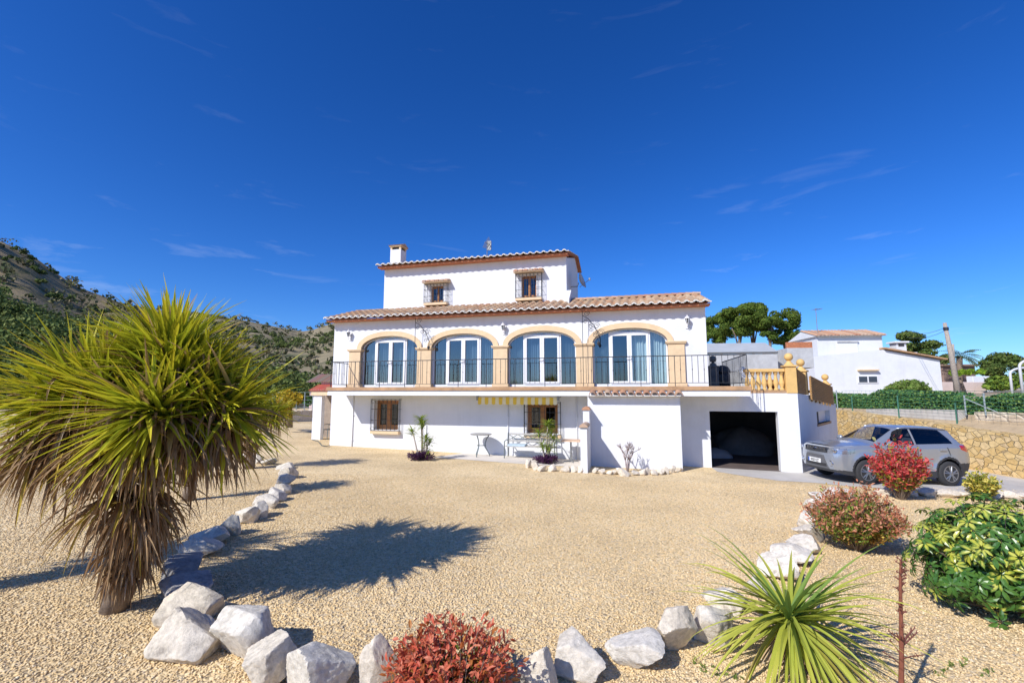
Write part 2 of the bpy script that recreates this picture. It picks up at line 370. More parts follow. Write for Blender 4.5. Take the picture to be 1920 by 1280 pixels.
sheet('driveway', None, M['drive'], .006, world_pts=[wl(.06, .0)] + [tuple(G(*q)[:2]) for q in ((1345, 884), (1400, 893), (1460, 901), (1530, 905), (1600, 912), (1700, 918), (1800, 924), (1925, 930))] + [(15.85, 10.5), (15.85, 24), (11.5, 18.2), (9.22, 14.9), wl(2.1, .0)])
sheet('path', None, M['path'], .006, world_pts=[tuple(G(*q)[:2]) for q in ((812, 857), (1000, 871), (1098, 876))] + [wl(-3.95, -.02), wl(-8.6, -.02)])

# loose pebbles lying over the near ground
n = 190000
F = 2.3 + 10.5 * rng.random(n * 2) ** 1.25; X = (rng.random(n * 2) * 2 - 1) * (F * 1.22 + .5)
keep = rng.random(n * 2) < (F * 1.22 + .5) / 16 * np.clip(1.6 - F / 11, .0, 1) * 2.6
F, X = F[keep][:n], X[keep][:n]; n = len(F)
rad = rng.uniform(.007, .0165, n) * rng.uniform(.8, 1.2, n)
oct_ = np.array([[1, 0, 0], [0, 1, 0], [-1, 0, 0], [0, -1, 0], [0, 0, 1], [0, 0, -1]], float)
Vv = oct_[None] * rng.uniform(.55, 1.3, (n, 6, 1)) + rng.normal(0, .18, (n, 6, 3))
an = rng.uniform(0, 6.28, n); ca, sa = np.cos(an)[:, None], np.sin(an)[:, None]
Vx = Vv[..., 0] * ca - Vv[..., 1] * sa; Vy = Vv[..., 0] * sa + Vv[..., 1] * ca
Vv = np.stack([Vx, Vy, Vv[..., 2] * .62], -1) * rad[:, None, None]
Vv += np.stack([X, F, -.022 * (X - 4.5) + rad * .25], -1)[:, None]
tri = np.array([[0, 1, 4], [1, 2, 4], [2, 3, 4], [3, 0, 4], [1, 0, 5], [2, 1, 5], [3, 2, 5], [0, 3, 5]])
idx = (tri[None] + (np.arange(n) * 6)[:, None, None]).ravel()
pal = np.array([(.72, .53, .275), (.77, .58, .32), (.80, .63, .37), (.66, .485, .26), (.72, .55, .32), (.54, .43, .30), (.82, .69, .46)])
pc = pal[rng.choice(7, n, p=[.24, .24, .16, .14, .12, .05, .05])] * rng.uniform(.88, 1.1, (n, 1))
M['pebble'] = pm('pebble', (1, 1, 1), .9, .05, 30, attr=True, spec=.25)
props(np_mesh('gravel_stones', Vv.reshape(-1, 3), idx, 3, np.repeat(pc, 6, 0), M['pebble']), kind='stuff')

# ------------------------------------------------------------------ the villa (local axes: x along the facade, y into the house)
villa = empty('villa', OR, -TH, 'two storey white villa with four arched glass doors, tiled roofs and an open garage', 'house')
def vp(name, mb_, mat, smooth=False, parent=None): return mb_.build(name, mat, parent or villa, smooth)
UL, UR = -14.5, .1

def wall_holes(mb_, u0, u1, z0, z1, holes, v0, v1):
    us = sorted(set([u0, u1] + [h[0] for h in holes] + [h[1] for h in holes]))
    for a, b_ in zip(us, us[1:]):
        hs_ = sorted([(h[2], h[3]) for h in holes if h[0] <= a + 1e-6 and h[1] >= b_ - 1e-6]); z = z0
        for q0, q1 in hs_:
            if q0 > z: mb_.box(a, b_, v0, v1, z, q0)
            z = q1
        if z < z1: mb_.box(a, b_, v0, v1, z, z1)

lw = MB()
W1, W2 = (-12.50, -11.42, .93, 2.1), (-6.2, -5.04, .93, 2.02)
wall_holes(lw, UL, -.95, -.4, 2.31, [W1, W2], 0, .32)
lw.box(UL, UL + .3, .32, 9, -.4, 2.31)
vp('lower_wall', lw, M['white'])
gw = MB()
wall_holes(gw, -.95, 2.75, -.6, 2.4, [(.08, 2.14, -.6, 1.8)], 0, .25)
dirs = (.4876, .873)
def gs(s, off=0.0): return (2.75 + dirs[0] * s - dirs[1] * off, dirs[1] * s + dirs[0] * off)
def gwall(mb_, s0, s1, zb0, zb1, zt0, zt1, off0, off1):
    P = [gs(s0, off0), gs(s1, off0), gs(s1, off1), gs(s0, off1)]
    mb_.add([(*P[0], zb0), (*P[1], zb1), (*P[2], zb1), (*P[3], zb0), (*P[0], zt0), (*P[1], zt1), (*P[2], zt1), (*P[3], zt0)],
            [(0, 3, 2, 1), (4, 5, 6, 7), (0, 1, 5, 4), (1, 2, 6, 5), (2, 3, 7, 6), (3, 0, 4, 7)])
def ztop(s): return 2.4 - .46 * max(0, s - .9) / 5.7
gwall(gw, 0, 2.7, -.6, -.6, 2.4, ztop(2.7), 0, .25); gwall(gw, 2.7, 5.2, -.6, -.6, 1.28, 1.28, 0, .25)
gwall(gw, 2.7, 5.2, 1.72, 1.72, ztop(2.7), ztop(5.2), 0, .25); gwall(gw, 5.2, 6.7, -.6, -.6, ztop(5.2), ztop(6.7), 0, .25)
vp('garage_wall', gw, M['white'])
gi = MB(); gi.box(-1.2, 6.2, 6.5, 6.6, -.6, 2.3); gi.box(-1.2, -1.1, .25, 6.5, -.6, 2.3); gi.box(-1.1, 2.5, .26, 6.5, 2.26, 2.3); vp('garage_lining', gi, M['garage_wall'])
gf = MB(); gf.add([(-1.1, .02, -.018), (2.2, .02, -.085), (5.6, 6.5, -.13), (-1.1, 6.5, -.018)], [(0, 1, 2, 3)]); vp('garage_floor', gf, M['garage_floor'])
so = MB(); so.prism([gs(2.66, -.03), gs(5.24, -.03), gs(5.24, .12), gs(2.66, .12)], 1.2, 1.28, 'z'); vp('garage_window_sill', so, M['tile_edge'])
gsh = MB(); gsh.prism([gs(2.72, .16), gs(3.9, .16), gs(3.9, .2), gs(2.72, .2)], 1.28, 1.72, 'z'); vp('garage_shutter', gsh, M['dark'])
gsw = MB(); gsw.prism([gs(3.9, .16), gs(5.2, .16), gs(5.2, .22), gs(3.9, .22)], 1.28, 1.72, 'z'); vp('garage_window_pane', gsw, M['white2'])

# balcony slab, tiled edge, terrace floor
sl = MB(); sl.bbox(-13.83, 1.1, -1.2, -.003, 2.31, 2.49, .012); vp('balcony_slab', sl, M['white'])
te = MB(); te.bbox(-13.87, 1.14, -1.24, -.003, 2.493, 2.62, .015); vp('balcony_edging', te, M['tile_edge'])
tf = MB(); tf.prism([(.1, -.003), (2.72, -.003), (5.6, 5.2), (5.6, 6.6), (.1, 6.6)], 2.403, 2.5, 'z'); vp('terrace_floor', tf, M['tile_edge'])

# projecting block with its single row of tiles, and the stepped wing wall
bk = MB(); bk.box(-3.85, -.95, -1.2, -.003, -.4, 2.307); vp('store_block', bk, M['white'])
wg = MB(); wg.prism([(-2.62, -.4), (-1.203, -.4), (-1.203, 1.86), (-1.72, 1.86), (-1.72, 1.38), (-2.62, 1.38)], -3.96, -3.76, 'x'); vp('wing_wall', wg, M['white'])
TC = [(.50, .26, .15), (.56, .33, .2), (.44, .22, .13), (.52, .36, .25), (.40, .24, .16)]
bt = MB()
for k in range(12):
    c = random.choice(TC); u = -3.8 + .13 + k * .243
    bt.col = c
    n = 8; ring = lambda v_, z_, r_: [(u + r_ * math.cos(math.pi * i / n), v_, z_ + r_ * math.sin(math.pi * i / n) * .95) for i in range(n + 1)]
    a, b_ = ring(-1.52, 2.33, .118), ring(-1.243, 2.42, .10); a2, b2 = ring(-1.52, 2.33, .098), ring(-1.243, 2.42, .08)
    m_ = n + 1
    bt.add(a + b_ + a2 + b2, [(i, i + 1, m_ + i + 1, m_ + i) for i in range(n)] + [(2 * m_ + i, 3 * m_ + i, 3 * m_ + i + 1, 2 * m_ + i + 1) for i in range(n)] + [(i, 2 * m_ + i, 2 * m_ + i + 1, i + 1) for i in range(n)])
bt.col = (.75, .72, .68)
bt.box(-3.85, -.95, -1.5, -1.203, 2.307, 2.335)
vp('tile_course', bt, M['roof'])
for v0, v1, z in ((-1.76, -1.26, 1.865), (-2.68, -1.74, 1.385)):
    wt = MB(); n = 8
    for q0, q1 in ((v0, (v0 + v1) / 2 + .02), ((v0 + v1) / 2 - .02, v1)):
        wt.col = random.choice(TC)
        r0, r1 = .135, .115
        wt.add([(-3.86 + r0 * math.cos(math.pi * i / n), q0, z + r0 * .8 * math.sin(math.pi * i / n)) for i in range(n + 1)] + [(-3.86 + r1 * math.cos(math.pi * i / n), q1, z + .02 + r1 * .8 * math.sin(math.pi * i / n)) for i in range(n + 1)],
               [(i, i + 1, n + 2 + i, n + 1 + i) for i in range(n)] + [tuple(range(n + 1))[::-1]])
    vp('wall_cap_tile', wt, M['roof'])

# side porch at the far left
po = MB(); po.box(-16.55, -16.1, 1.5, 1.72, -.3, 2.28); vp('porch_pier', po, M['white'])
pb = MB(); pb.box(-17.2, UL - .003, 2.5, 2.7, -.3, 2.28); vp('porch_back_wall', pb, pm('bare_plaster', (.30, .24, .19), .9, .25, 2.5, .3, 20))
pr = MB(); pr.bbox(-16.62, UL - .003, 1.42, 3.85, 2.285, 2.43, .01); vp('porch_roof', pr, M['stone_ochre'])

# upper wall with the four arches
ARCH = [(-13.19, -10.64), (-10.04, -7.48), (-6.92, -4.34), (-3.75, -1.16)]
ZF, ZS, ZA = 2.68, 4.16, 4.70
def arch_pts(a, b_, grow=0.0, n=22):
    c, hw = (a + b_) / 2, (b_ - a) / 2 + grow; h = ZA - ZS + grow
    P = []
    for i in range(n + 1):
        t = math.pi * i / n
        P.append((c + hw * math.copysign(abs(math.cos(t)) ** .92, math.cos(t)), ZS + h * math.sin(t) ** .95))
    return P                                            # right spring -> left spring
poly = [(UL, 2.623), (UL, 5.42), (UR, 5.42), (UR, 2.623)]
for a, b_ in ARCH[::-1]: poly += [(b_, 2.623)] + arch_pts(a, b_) + [(a, 2.623)]
uw = MB(); uw.prism(poly, 0, .3)
uw.box(UL, UL + .3, .303, 6.5, 2.31, 5.42); uw.box(UR - .3, UR, .303, 6.5, 2.503, 5.42)
vp('arcade_wall', uw, M['white'])
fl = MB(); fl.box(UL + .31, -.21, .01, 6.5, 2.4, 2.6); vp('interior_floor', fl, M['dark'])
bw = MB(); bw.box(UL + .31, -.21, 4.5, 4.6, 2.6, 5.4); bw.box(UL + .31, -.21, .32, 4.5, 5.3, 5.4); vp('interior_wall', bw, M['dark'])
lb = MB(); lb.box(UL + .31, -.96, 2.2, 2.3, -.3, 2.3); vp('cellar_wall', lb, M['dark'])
for a, b_ in ARCH:                                      # stone surround of each arch
    P0, P1 = arch_pts(a, b_), arch_pts(a, b_, .2)
    su = MB(); n = len(P0)
    for yq in (-.045, .2): 
        for p in P0 + P1: su.pt((p[0], yq, p[1]))
    for i in range(n - 1):
        su.f += [(i, i + 1, n + i + 1, n + i), (n + i, n + i + 1, 3 * n + i + 1, 3 * n + i), (i + 1, i, 2 * n + i, 2 * n + i + 1)]
    su.f += [(0, n, 3 * n, 2 * n), (n - 1, 3 * n - 1, 4 * n - 1, 2 * n - 1)]
    vp('arch_surround', su, M['stone_ochre'])
PIL = [(-13.72, -13.19), (-10.64, -10.04), (-7.48, -6.92), (-4.34, -3.75), (-1.16, -.62)]
for a, b_ in PIL:
    pl = MB(); pl.bbox(a, b_, -.06, .2, 2.623, ZS - .06, .008); pl.bbox(a - .05, b_ + .05, -.1, .18, ZS - .06, ZS - .02, .006); pl.bbox(a - .07, b_ + .07, -.12, .18, ZS - .02, ZS + .03, .008)
    pl.bbox(a - .04, b_ + .04, -.09, .18, 2.623, 2.74, .006)
    vp('pilaster', pl, M['stone_ochre'])
# glazed double doors in the arches
for ia, (a, b_) in enumerate(ARCH):
    c = (a + b_) / 2; d0, d1 = c - .72, c + .72; DH = ZA - .10
    def top(u):
        h = (b_ - a) / 2; t = max(0, 1 - (abs(u - c) / h) ** 2.15); return ZS + (ZA - ZS) * t ** .5 - .005
    fr = MB(); y0, y1 = .14, .2
    for q in (d0, d1 - .06): fr.bbox(q, q + .06, y0, y1, ZF, DH, .006)
    fr.bbox(d0 + .06, d1 - .06, y0, y1, DH - .06, DH, .006)
    fr.bbox(a + .005, b_ - .005, y0 + .003, y1 - .003, 2.63, ZF + .04, .006)
    P0 = [p for p in arch_pts(a, b_, -.004)]; P1 = [p for p in arch_pts(a, b_, -.055)]
    n = len(P0); base = len(fr.v)
    for p in P0 + P1: fr.pt((p[0], y0 + .01, p[1]))
    for i in range(n - 1): fr.f.append((base + i, base + i + 1, base + n + i + 1, base + n + i))
    fr.box(a + .004, a + .055, y0 + .01, y1, ZF + .04, ZS); fr.box(b_ - .055, b_ - .004, y0 + .01, y1, ZF + .04, ZS)
    door = vp('arched_door', fr, M['door_white'])
    for s0, s1 in ((d0 + .06, c - .002), (c + .002, d1 - .06)):
        lf = MB(); lf.bbox(s0, s0 + .08, y0 - .02, y1 - .02, ZF + .04, DH - .06, .006); lf.bbox(s1 - .08, s1, y0 - .02, y1 - .02, ZF + .04, DH - .06, .006)
        lf.bbox(s0 + .08, s1 - .08, y0 - .02, y1 - .02, DH - .15, DH - .06, .006); lf.bbox(s0 + .08, s1 - .08, y0 - .02, y1 - .02, ZF + .04, ZF + .14, .006)
        vp('door_leaf', lf, M['door_white'], parent=door)
    hd = MB(); hd.tube([(c + .05, .1, 3.62), (c + .05, .07, 3.62), (c - .1, .07, 3.62)], .014, 6); hd.bbox(c + .03, c + .07, .1, .12, 3.52, 3.72, .004); vp('door_handle', hd, M['white2'], parent=door)
    g_ = MB(); pts = [(u_, .175, ZF + .02) for u_ in (a + .01, b_ - .01)] + [(p[0], .175, p[1]) for p in arch_pts(a, b_, -.01)]
    g_.add(pts, [tuple(range(len(pts)))]); vp('pane', g_, M['glass_blue'], parent=door)
    # pleated curtains just inside
    for k, (q0, q1) in enumerate(((a + .02, c - .03), (c + .03, b_ - .02))):
        pale = ia == 3 and k == 1
        if ia == 2 and k == 1: q0 = q0 + (q1 - q0) * .55
        if ia == 1 and k == 0: q1 = q0 + (q1 - q0) * .5
        if ia == 3 and k == 0: q1 = q0 + (q1 - q0) * .45
        cu = MB(); nn = 80
        for i in range(nn + 1):
            u_ = q0 + (q1 - q0) * i / nn; w_ = .05 * math.sin(i * 1.05 + math.sin(i * .31) * 1.5) + .012 * math.sin(i * 2.7)
            cu.pt((u_, .38 + w_, 2.62)); cu.pt((u_, .38 + w_ * .7, 4.68))
        for i in range(nn): cu.f.append((2 * i, 2 * i + 2, 2 * i + 3, 2 * i + 1))
        vp('curtain', cu, M['curtain_pale' if pale else 'curtain'], True, parent=door)

M['lime'] = pm('lime_mortar', (.60, .565, .51), .85, .12, 7, .2, 40)
# cornice and tiled roofs
def cornice(name, u0, u1, v1, zt, parent=None, ret=0.0):
    cb = MB(); cb.bbox(u0 + .03, u1 - .03, v1 - .37, v1 - .002, zt - .06, zt, .01)
    vp(name, cb, M['cornice'])
cornice('cornice', -14.69, .24, 0, 5.40)
def tiled(name, u0, u1, v0, v1, z0, z1, ends=True, per=.29, row=.38):
    n = max(1, round((u1 - u0) / per)); p = (u1 - u0) / n; L = math.hypot(v1 - v0, z1 - z0); rows = max(1, round(L / row))
    k = 12; X, Z, Cc, I = [], [], [], []
    prof = []
    for i in range(k + 1):
        t = i / k
        if t < .62: q = t / .62; prof.append((t, .066 * math.sin(math.pi * q) ** .8))
        else: q = (t - .62) / .38; prof.append((t, -.03 * math.sin(math.pi * q)))
    r_ = MB(); dirv = Vector((0, v1 - v0, z1 - z0)) / L
    for c_ in range(n):
        for j in range(rows):
            r_.col = random.choice([(.46, .29, .17), (.52, .35, .21), (.40, .25, .15), (.56, .41, .27), (.48, .26, .14), (.44, .31, .20)])
            j0, j1 = j / rows, (j + 1) / rows; jit = random.uniform(-.006, .006); b = len(r_.v)
            for (t, h) in prof: r_.pt((u0 + (c_ + t) * p, v0 + (v1 - v0) * j0, z0 + (z1 - z0) * j0 + h + .028 + jit))
            for (t, h) in prof: r_.pt((u0 + (c_ + t) * p, v0 + (v1 - v0) * j1, z0 + (z1 - z0) * j1 + h * .9 + .003))
            for i in range(k): r_.f.append((b + i, b + i + 1, b + k + 2 + i, b + k + 1 + i))
            if j > 0:                                   # the visible butt of the tile
                bb = len(r_.v)
                for (t, h) in prof: r_.pt((u0 + (c_ + t) * p, v0 + (v1 - v0) * j0, z0 + (z1 - z0) * j0 + h + .028 + jit))
                for (t, h) in prof: r_.pt((u0 + (c_ + t) * p, v0 + (v1 - v0) * j0, z0 + (z1 - z0) * j0 + h * .9))
                for i in range(k): r_.f.append((bb + i, bb + k + 1 + i, bb + k + 2 + i, bb + i + 1))
    ro = vp(name, r_, M['roof'])
    if ends:                                            # lime-washed tile ends along the eave
        e_ = MB(); s_ = -1 if v1 > v0 else 1
        for c_ in range(n):
            o_, i_ = [], []
            for q in range(9):
                t = q / 8; h = .063 * math.sin(math.pi * t) ** .8
                uu = u0 + (c_ + .62 * t) * p
                o_.append((uu, h + .036)); i_.append((u0 + (c_ + .31 + (.62 * t - .31) * .68) * p, h * .62 + .012))
            b = len(e_.v)
            for x_, z_ in o_: e_.pt((x_, v0 + s_ * .014, z0 + z_))
            for x_, z_ in i_: e_.pt((x_, v0 + s_ * .014, z0 + z_))
            for x_, z_ in o_: e_.pt((x_, v0 - s_ * .1, z0 + z_ + .028))
            for i in range(8): e_.f += [(b + i, b + 9 + i, b + 10 + i, b + i + 1), (b + i, b + i + 1, b + 19 + i, b + 18 + i)]
            e_.add([(u0 + (c_ + .62) * p, v0 + s_ * .01, z0 - .004), (u0 + (c_ + 1) * p, v0 + s_ * .01, z0 - .004), (u0 + (c_ + 1) * p, v0 + s_ * .01, z0 + .03), (u0 + (c_ + .62) * p, v0 + s_ * .01, z0 + .03)], [(0, 1, 2, 3)])
        vp('tile_end', e_, M['lime'], parent=ro)
    d_ = MB(); f_ = .13 / L; d_.prism([(v0 + (v1 - v0) * f_, z0 + (z1 - z0) * f_ - .05), (v1, z1 - .05), (v1, z1 - .034), (v0 + (v1 - v0) * f_, z0 + (z1 - z0) * f_ - .034)], u0 + .02, u1 - .02, 'x'); vp('roof_deck', d_, M['cornice'], parent=ro)
    return ro
tiled('roof', -14.72, .24, -.48, 2.1, 5.43, 6.22)
tiled('rear_roof', -4.9, .24, 4.6, 2.1, 5.45, 6.22, ends=False)
rg = MB()
for i in range(20):
    u_ = -4.9 + i * .257
    if u_ > 0: break
    rg.col = random.choice(TC); n = 8; b = len(rg.v)
    for q, (uu, r0) in enumerate(((u_, .12), (u_ + .30, .10))):
        for k in range(n + 1): rg.pt((uu, 2.1 + r0 * math.cos(math.pi * k / n), 6.22 + r0 * .9 * math.sin(math.pi * k / n)))
    rg.f += [(b + k, b + k + 1, b + n + 2 + k, b + n + 1 + k) for k in range(n)]
vp('ridge_tiles', rg, M['roof'])
fp = MB(); fp.prism([(1.2, 5.93), (2.6, 6.3), (2.6, 6.62), (1.9, 6.62), (1.2, 6.12)], -4.9, -4.72, 'x'); vp('flashing_wall', fp, M['white'])
gv = MB(); gv.prism([(-.40, 5.37), (4.58, 5.37), (2.1, 6.15)], UR - .26, UR + .06, 'x'); vp('gable_end', gv, M['white'])
gv2 = MB(); gv2.prism([(-.38, 5.37), (1.9, 5.37), (1.9, 6.06)], UL - .1, UL + .2, 'x'); vp('gable_end', gv2, M['white'])

# top storey
TU0, TU1, TV = -13.40, -4.92, 2.0
tw = MB(); X1, X2 = (-11.05, -10.45, 6.40, 7.18), (-6.86, -6.2, 6.40, 7.38)
wall_holes(tw, TU0, TU1, 5.6, 8.12, [X1, X2], TV, TV + .3)
tw.prism([(TV + .303, 5.6), (6.4, 5.6), (6.4, 8.7), (5.2, 8.95), (TV + .303, 8.12)], TU1 - .3, TU1, 'x'); tw.prism([(TV + .303, 5.6), (6.4, 5.6), (6.4, 8.7), (5.2, 8.95), (TV + .303, 8.12)], TU0, TU0 + .3, 'x')
tw.box(TU0 + .31, TU1 - .31, 6.1, 6.4, 5.6, 8.6)
vp('top_storey_wall', tw, M['white'])
ti = MB(); ti.box(TU0 + .31, TU1 - .31, 3.6, 3.7, 5.6, 8.1); vp('top_storey_partition', ti, M['dark'])
cornice('top_cornice', TU0 - .18, TU1 + .14, TV, 8.14)
tiled('top_roof', TU0 - .2, TU1 + .18, TV - .48, 5.2, 8.17, 9.02)
tiled('top_rear_roof', TU0 - .2, TU1 + .18, 6.8, 5.2, 8.6, 9.02, ends=False)

# chimney
ch = MB(); ch.box(-13.45, -12.9, 2.55, 3.1, 8.3, 9.22); chim = vp('chimney', ch, M['white'])
cc = MB()
for x in (-13.45, -12.99):
    for y in (2.55, 3.0): cc.box(x, x + .09, y, y + .1, 9.22, 9.36)
cc.bbox(-13.5, -12.85, 2.5, 3.15, 9.36, 9.42, .01); vp('chimney_top', cc, M['stone_ochre'], parent=chim)
cr = MB(); cr.col = (.5, .36, .27); cr.prism([(2.45, 9.42), (3.2, 9.42), (2.825, 9.56)], -13.53, -12.82, 'x'); vp('chimney_roof', cr, M['roof'], parent=chim)
ch2 = MB(); ch2.box(-13.36, -12.99, 2.64, 3.0, 9.22, 9.36); vp('flue', ch2, M['dark'], parent=chim)

# wooden windows with iron grilles
def wood_window(h, v, canopy=False, pane_only_dark=False, proj=.16, gu=.06, name='window', gtop=None, rec=.24, fw_=.09):
    a, b_, z0, z1 = h; y = v + rec; fr = MB(); f = fw_
    fr.bbox(a, a + f, y, y + .06, z0, z1, .005); fr.bbox(b_ - f, b_, y, y + .06, z0, z1, .005); fr.bbox(a + f, b_ - f, y, y + .06, z1 - f, z1, .005); fr.bbox(a + f, b_ - f, y, y + .06, z0, z0 + f, .005)
    c = (a + b_) / 2
    fr.bbox(c - .65 * f, c + .65 * f, y - .01, y + .06, z0 + f, z1 - f, .005)
    for s0, s1 in ((a + f, c - .65 * f), (c + .65 * f, b_ - f)):
        fr.bbox(s0, s0 + .5 * f, y + .005, y + .05, z0 + f, z1 - f, .004); fr.bbox(s1 - .5 * f, s1, y + .005, y + .05, z0 + f, z1 - f, .004)
        fr.bbox(s0 + .05, s1 - .05, y + .005, y + .05, z1 - f - .06, z1 - f, .004); fr.bbox(s0 + .05, s1 - .05, y + .005, y + .05, z0 + f, z0 + f + .1, .004)
    w = vp(name, fr, M['wood'])
    p = MB(); p.box(a + f, b_ - f, y + .025, y + .032, z0 + f, z1 - f); vp('pane', p, M['glass_dark'], parent=w)
    sg = MB(); sg.bbox(a - gu, b_ + gu + .06, v - proj - .03, v - .003, z0 - .14, z0 - .035, .012); vp('sill', sg, M['stone_ochre'], parent=w)
    gr = MB(); g0, g1, q0, q1 = a - gu, b_ + gu + .06, z0 - .03, (gtop or z1 + .06); yf = v - proj
    for k in range(8):
        uu = g0 + (g1 - g0) * k / 7; gr.tube([(uu, yf, q0), (uu, yf, q1)], .0085, 5)
    for zz in (q0 + .01, q0 + (q1 - q0) * .33, q0 + (q1 - q0) * .68, q1 - .02):
        gr.tube([(g0, v - .003, zz), (g0, yf, zz), (g1, yf, zz), (g1, v - .003, zz)], .0085, 5)
    for uu in (g0, g1):
        for q in (.33, .66): gr.tube([(uu, yf + proj * q, q0), (uu, yf + proj * q, q1)], .007, 4)
    for k in range(7):                                  # little scrolls along the top and bottom
        uu = g0 + (g1 - g0) * (k + .5) / 7; r0 = (g1 - g0) / 16
        for zz in (q1 - .1, q0 + .09): gr.tube([(uu + r0 * math.cos(t * .7), yf, zz + r0 * math.sin(t * .7)) for t in range(9)], .005, 4)
    vp('grille', gr, M['iron'], parent=w)
    if canopy:
        cn = MB(); cn.prism([(v - .34, q1 + .05), (v - .003, q1 + .13), (v - .003, q1 + .05), (v - .34, q1 + .02)], g0 - .08, g1 + .08, 'x'); cq = vp('canopy', cn, M['stone_ochre'], parent=w)
        ct = MB(); nn = 6
        for k in range(nn):
            u_ = g0 - .08 + (g1 - g0 + .16) * (k + .5) / nn; r0 = (g1 - g0 + .16) / nn * .46; ct.col = random.choice(TC); b = len(ct.v)
            for vv, zz in ((v - .37, q1 + .06), (v - .003, q1 + .15)):
                for i in range(7): ct.pt((u_ + r0 * math.cos(math.pi * i / 6), vv, zz + r0 * .8 * math.sin(math.pi * i / 6)))
            ct.f += [(b + i, b + i + 1, b + 8 + i, b + 7 + i) for i in range(6)] + [tuple(b + i for i in range(7))[::-1]]
        vp('canopy_tile', ct, M['roof'], parent=w)
    return w
wood_window(W1, 0); wood_window(W2, 0)
wood_window(X1, TV, True, proj=.25, gu=.22, rec=.16, fw_=.035); wood_window(X2, TV, True, proj=.25, gu=.2, rec=.16, fw_=.05)
# downpipes
for u_, zt in ((-13.45, 2.3), (-10.2, 1.15), (-6.9, 2.3), (-4.35, 2.3)):
    dp = MB(); dp.tube([(u_, -.028, -.2), (u_, -.028, zt)], .022, 8)
    for z in (.5, 1.5): dp.bbox(u_ - .035, u_ + .035, -.055, -.003, z, z + .03, .004) if z < zt else None
    vp('downpipe', dp, M['white2'], True)

# ------------------------------------------------------------------ things fixed to or standing on the villa
def fix(name, loc, label, cat, group=None): return empty(name, L2W(*loc), -TH, label, cat, group)
# balcony railing
rl = fix('balcony_railing', (0, -1.12, 2.62), 'long black wrought iron railing along the edge of the balcony', 'railing')
r0, r1, hh = -13.76, 1.05, .98
rb = MB()
rb.box(r0, r1, -.012, .012, hh - .015, hh + .012); rb.box(r0, r1, -.008, .008, .1, .116)
rb.box(r0 - .012, r0 + .012, .012, 1.1, hh - .015, hh + .012); rb.box(r0 - .008, r0 + .008, .012, 1.1, .1, .116)
rb.box(r1 - .012, r1 + .012, .012, 3.9, hh - .015, hh + .012); rb.box(r1 - .008, r1 + .008, .012, 3.9, .1, .116)
rb.build('rail', M['iron'], rl)
br = MB(); n = 84
def bar(x, y, k):
    if k % 6 == 0: br.box(x - .01, x + .01, y - .01, y + .01, .002, hh - .016)
    else: br.tube([(x, y, .117), (x, y, hh - .016)], .0085, 5); br.lathe([(.009, .5), (.016, .53), (.009, .56)], 6, (x, y, 0)) if k % 2 else None
for k in range(n + 1): bar(r0 + (r1 - r0) * k / n, 0, k)
for k in range(1, 7): bar(r0, .17 * k, k)
for k in range(1, 23): bar(r1, .17 * k, k)
br.build('bars', M['iron'], rl)
# wall lanterns
for (px, py), lab in zip(((657, 632), (945, 620), (1288, 608)), ('small white wall lantern at the far left of the arcade', 'small white wall lantern between the two middle arches', 'small white wall lantern right of the last arch')):
    u_, z_ = HW(px, py); t = fix('wall_lantern', (u_, -.003, z_), lab, 'lantern', 'lanterns on the arcade wall')
    q = MB(); q.bbox(-.05, .05, -.02, 0, -.15, .1, .006); q.tube([(0, -.02, -.05), (0, -.1, -.1), (0, -.15, -.05), (0, -.15, .02)], .01, 6); q.build('bracket', M['white2'], t)
    q = MB(); q.lathe([(.045, 0), (.07, .16), (.075, .165)], 6, (0, -.15, .02)); q.build('lamp_glass', M['glass_dark'], t)
    q = MB(); q.lathe([(.095, .185), (.05, .25), (.015, .27), (.012, .31)], 6, (0, -.15, .0)); q.lathe([(.03, -.01), (.05, .02)], 6, (0, -.15, 0)); 
    for k in range(6):
        an = k * math.pi / 3; q.tube([(.047 * math.cos(an), -.15 + .047 * math.sin(an), .02), (.076 * math.cos(an), -.15 + .076 * math.sin(an), .185)], .007, 4)
    q.build('lamp_cage', M['white2'], t)
# scrolled iron brackets with a rod from the eave
def spiral(c, r, a0, turns, s=1, n=16): return [(c[0] + s * r * (1 - .75 * i / n) * math.cos(a0 + turns * 2 * math.pi * i / n), c[1], c[2] + r * (1 - .75 * i / n) * math.sin(a0 + turns * 2 * math.pi * i / n)) for i in range(n + 1)]
for px, lab in ((779, 'wrought iron scroll bracket and rod left of the second arch'), (1092, 'wrought iron scroll bracket and rod left of the last arch')):
    u_, z_ = HW(px, 600, -.3); t = fix('iron_bracket', (u_, -.3, 0), lab, 'bracket', 'scroll brackets under the eave')
    q = MB(); q.tube([(0, 0, 2.64), (0, 0, 5.47)], .011, 6); q.build('rod', M['iron'], t)
    q = MB(); q.tube([(0, 0, 5.18), (.2, .02, 5.05), (.42, .04, 4.78), (.58, .06, 4.42), (.56, .07, 4.25)], .014, 6)
    for c, r in (((.16, .02, 5.22), .11), ((.3, .03, 4.78), .1), ((.5, .05, 4.78), .12), ((.44, .05, 4.45), .09), ((.1, .01, 4.95), .08)): q.tube(spiral(c, r, 0, 1.4), .009, 5)
    q.lathe([(.01, 0), (.05, .04), (.055, .1), (.02, .16)], 8, (.55, .07, 4.08)); q.build('scroll', M['iron'], t)
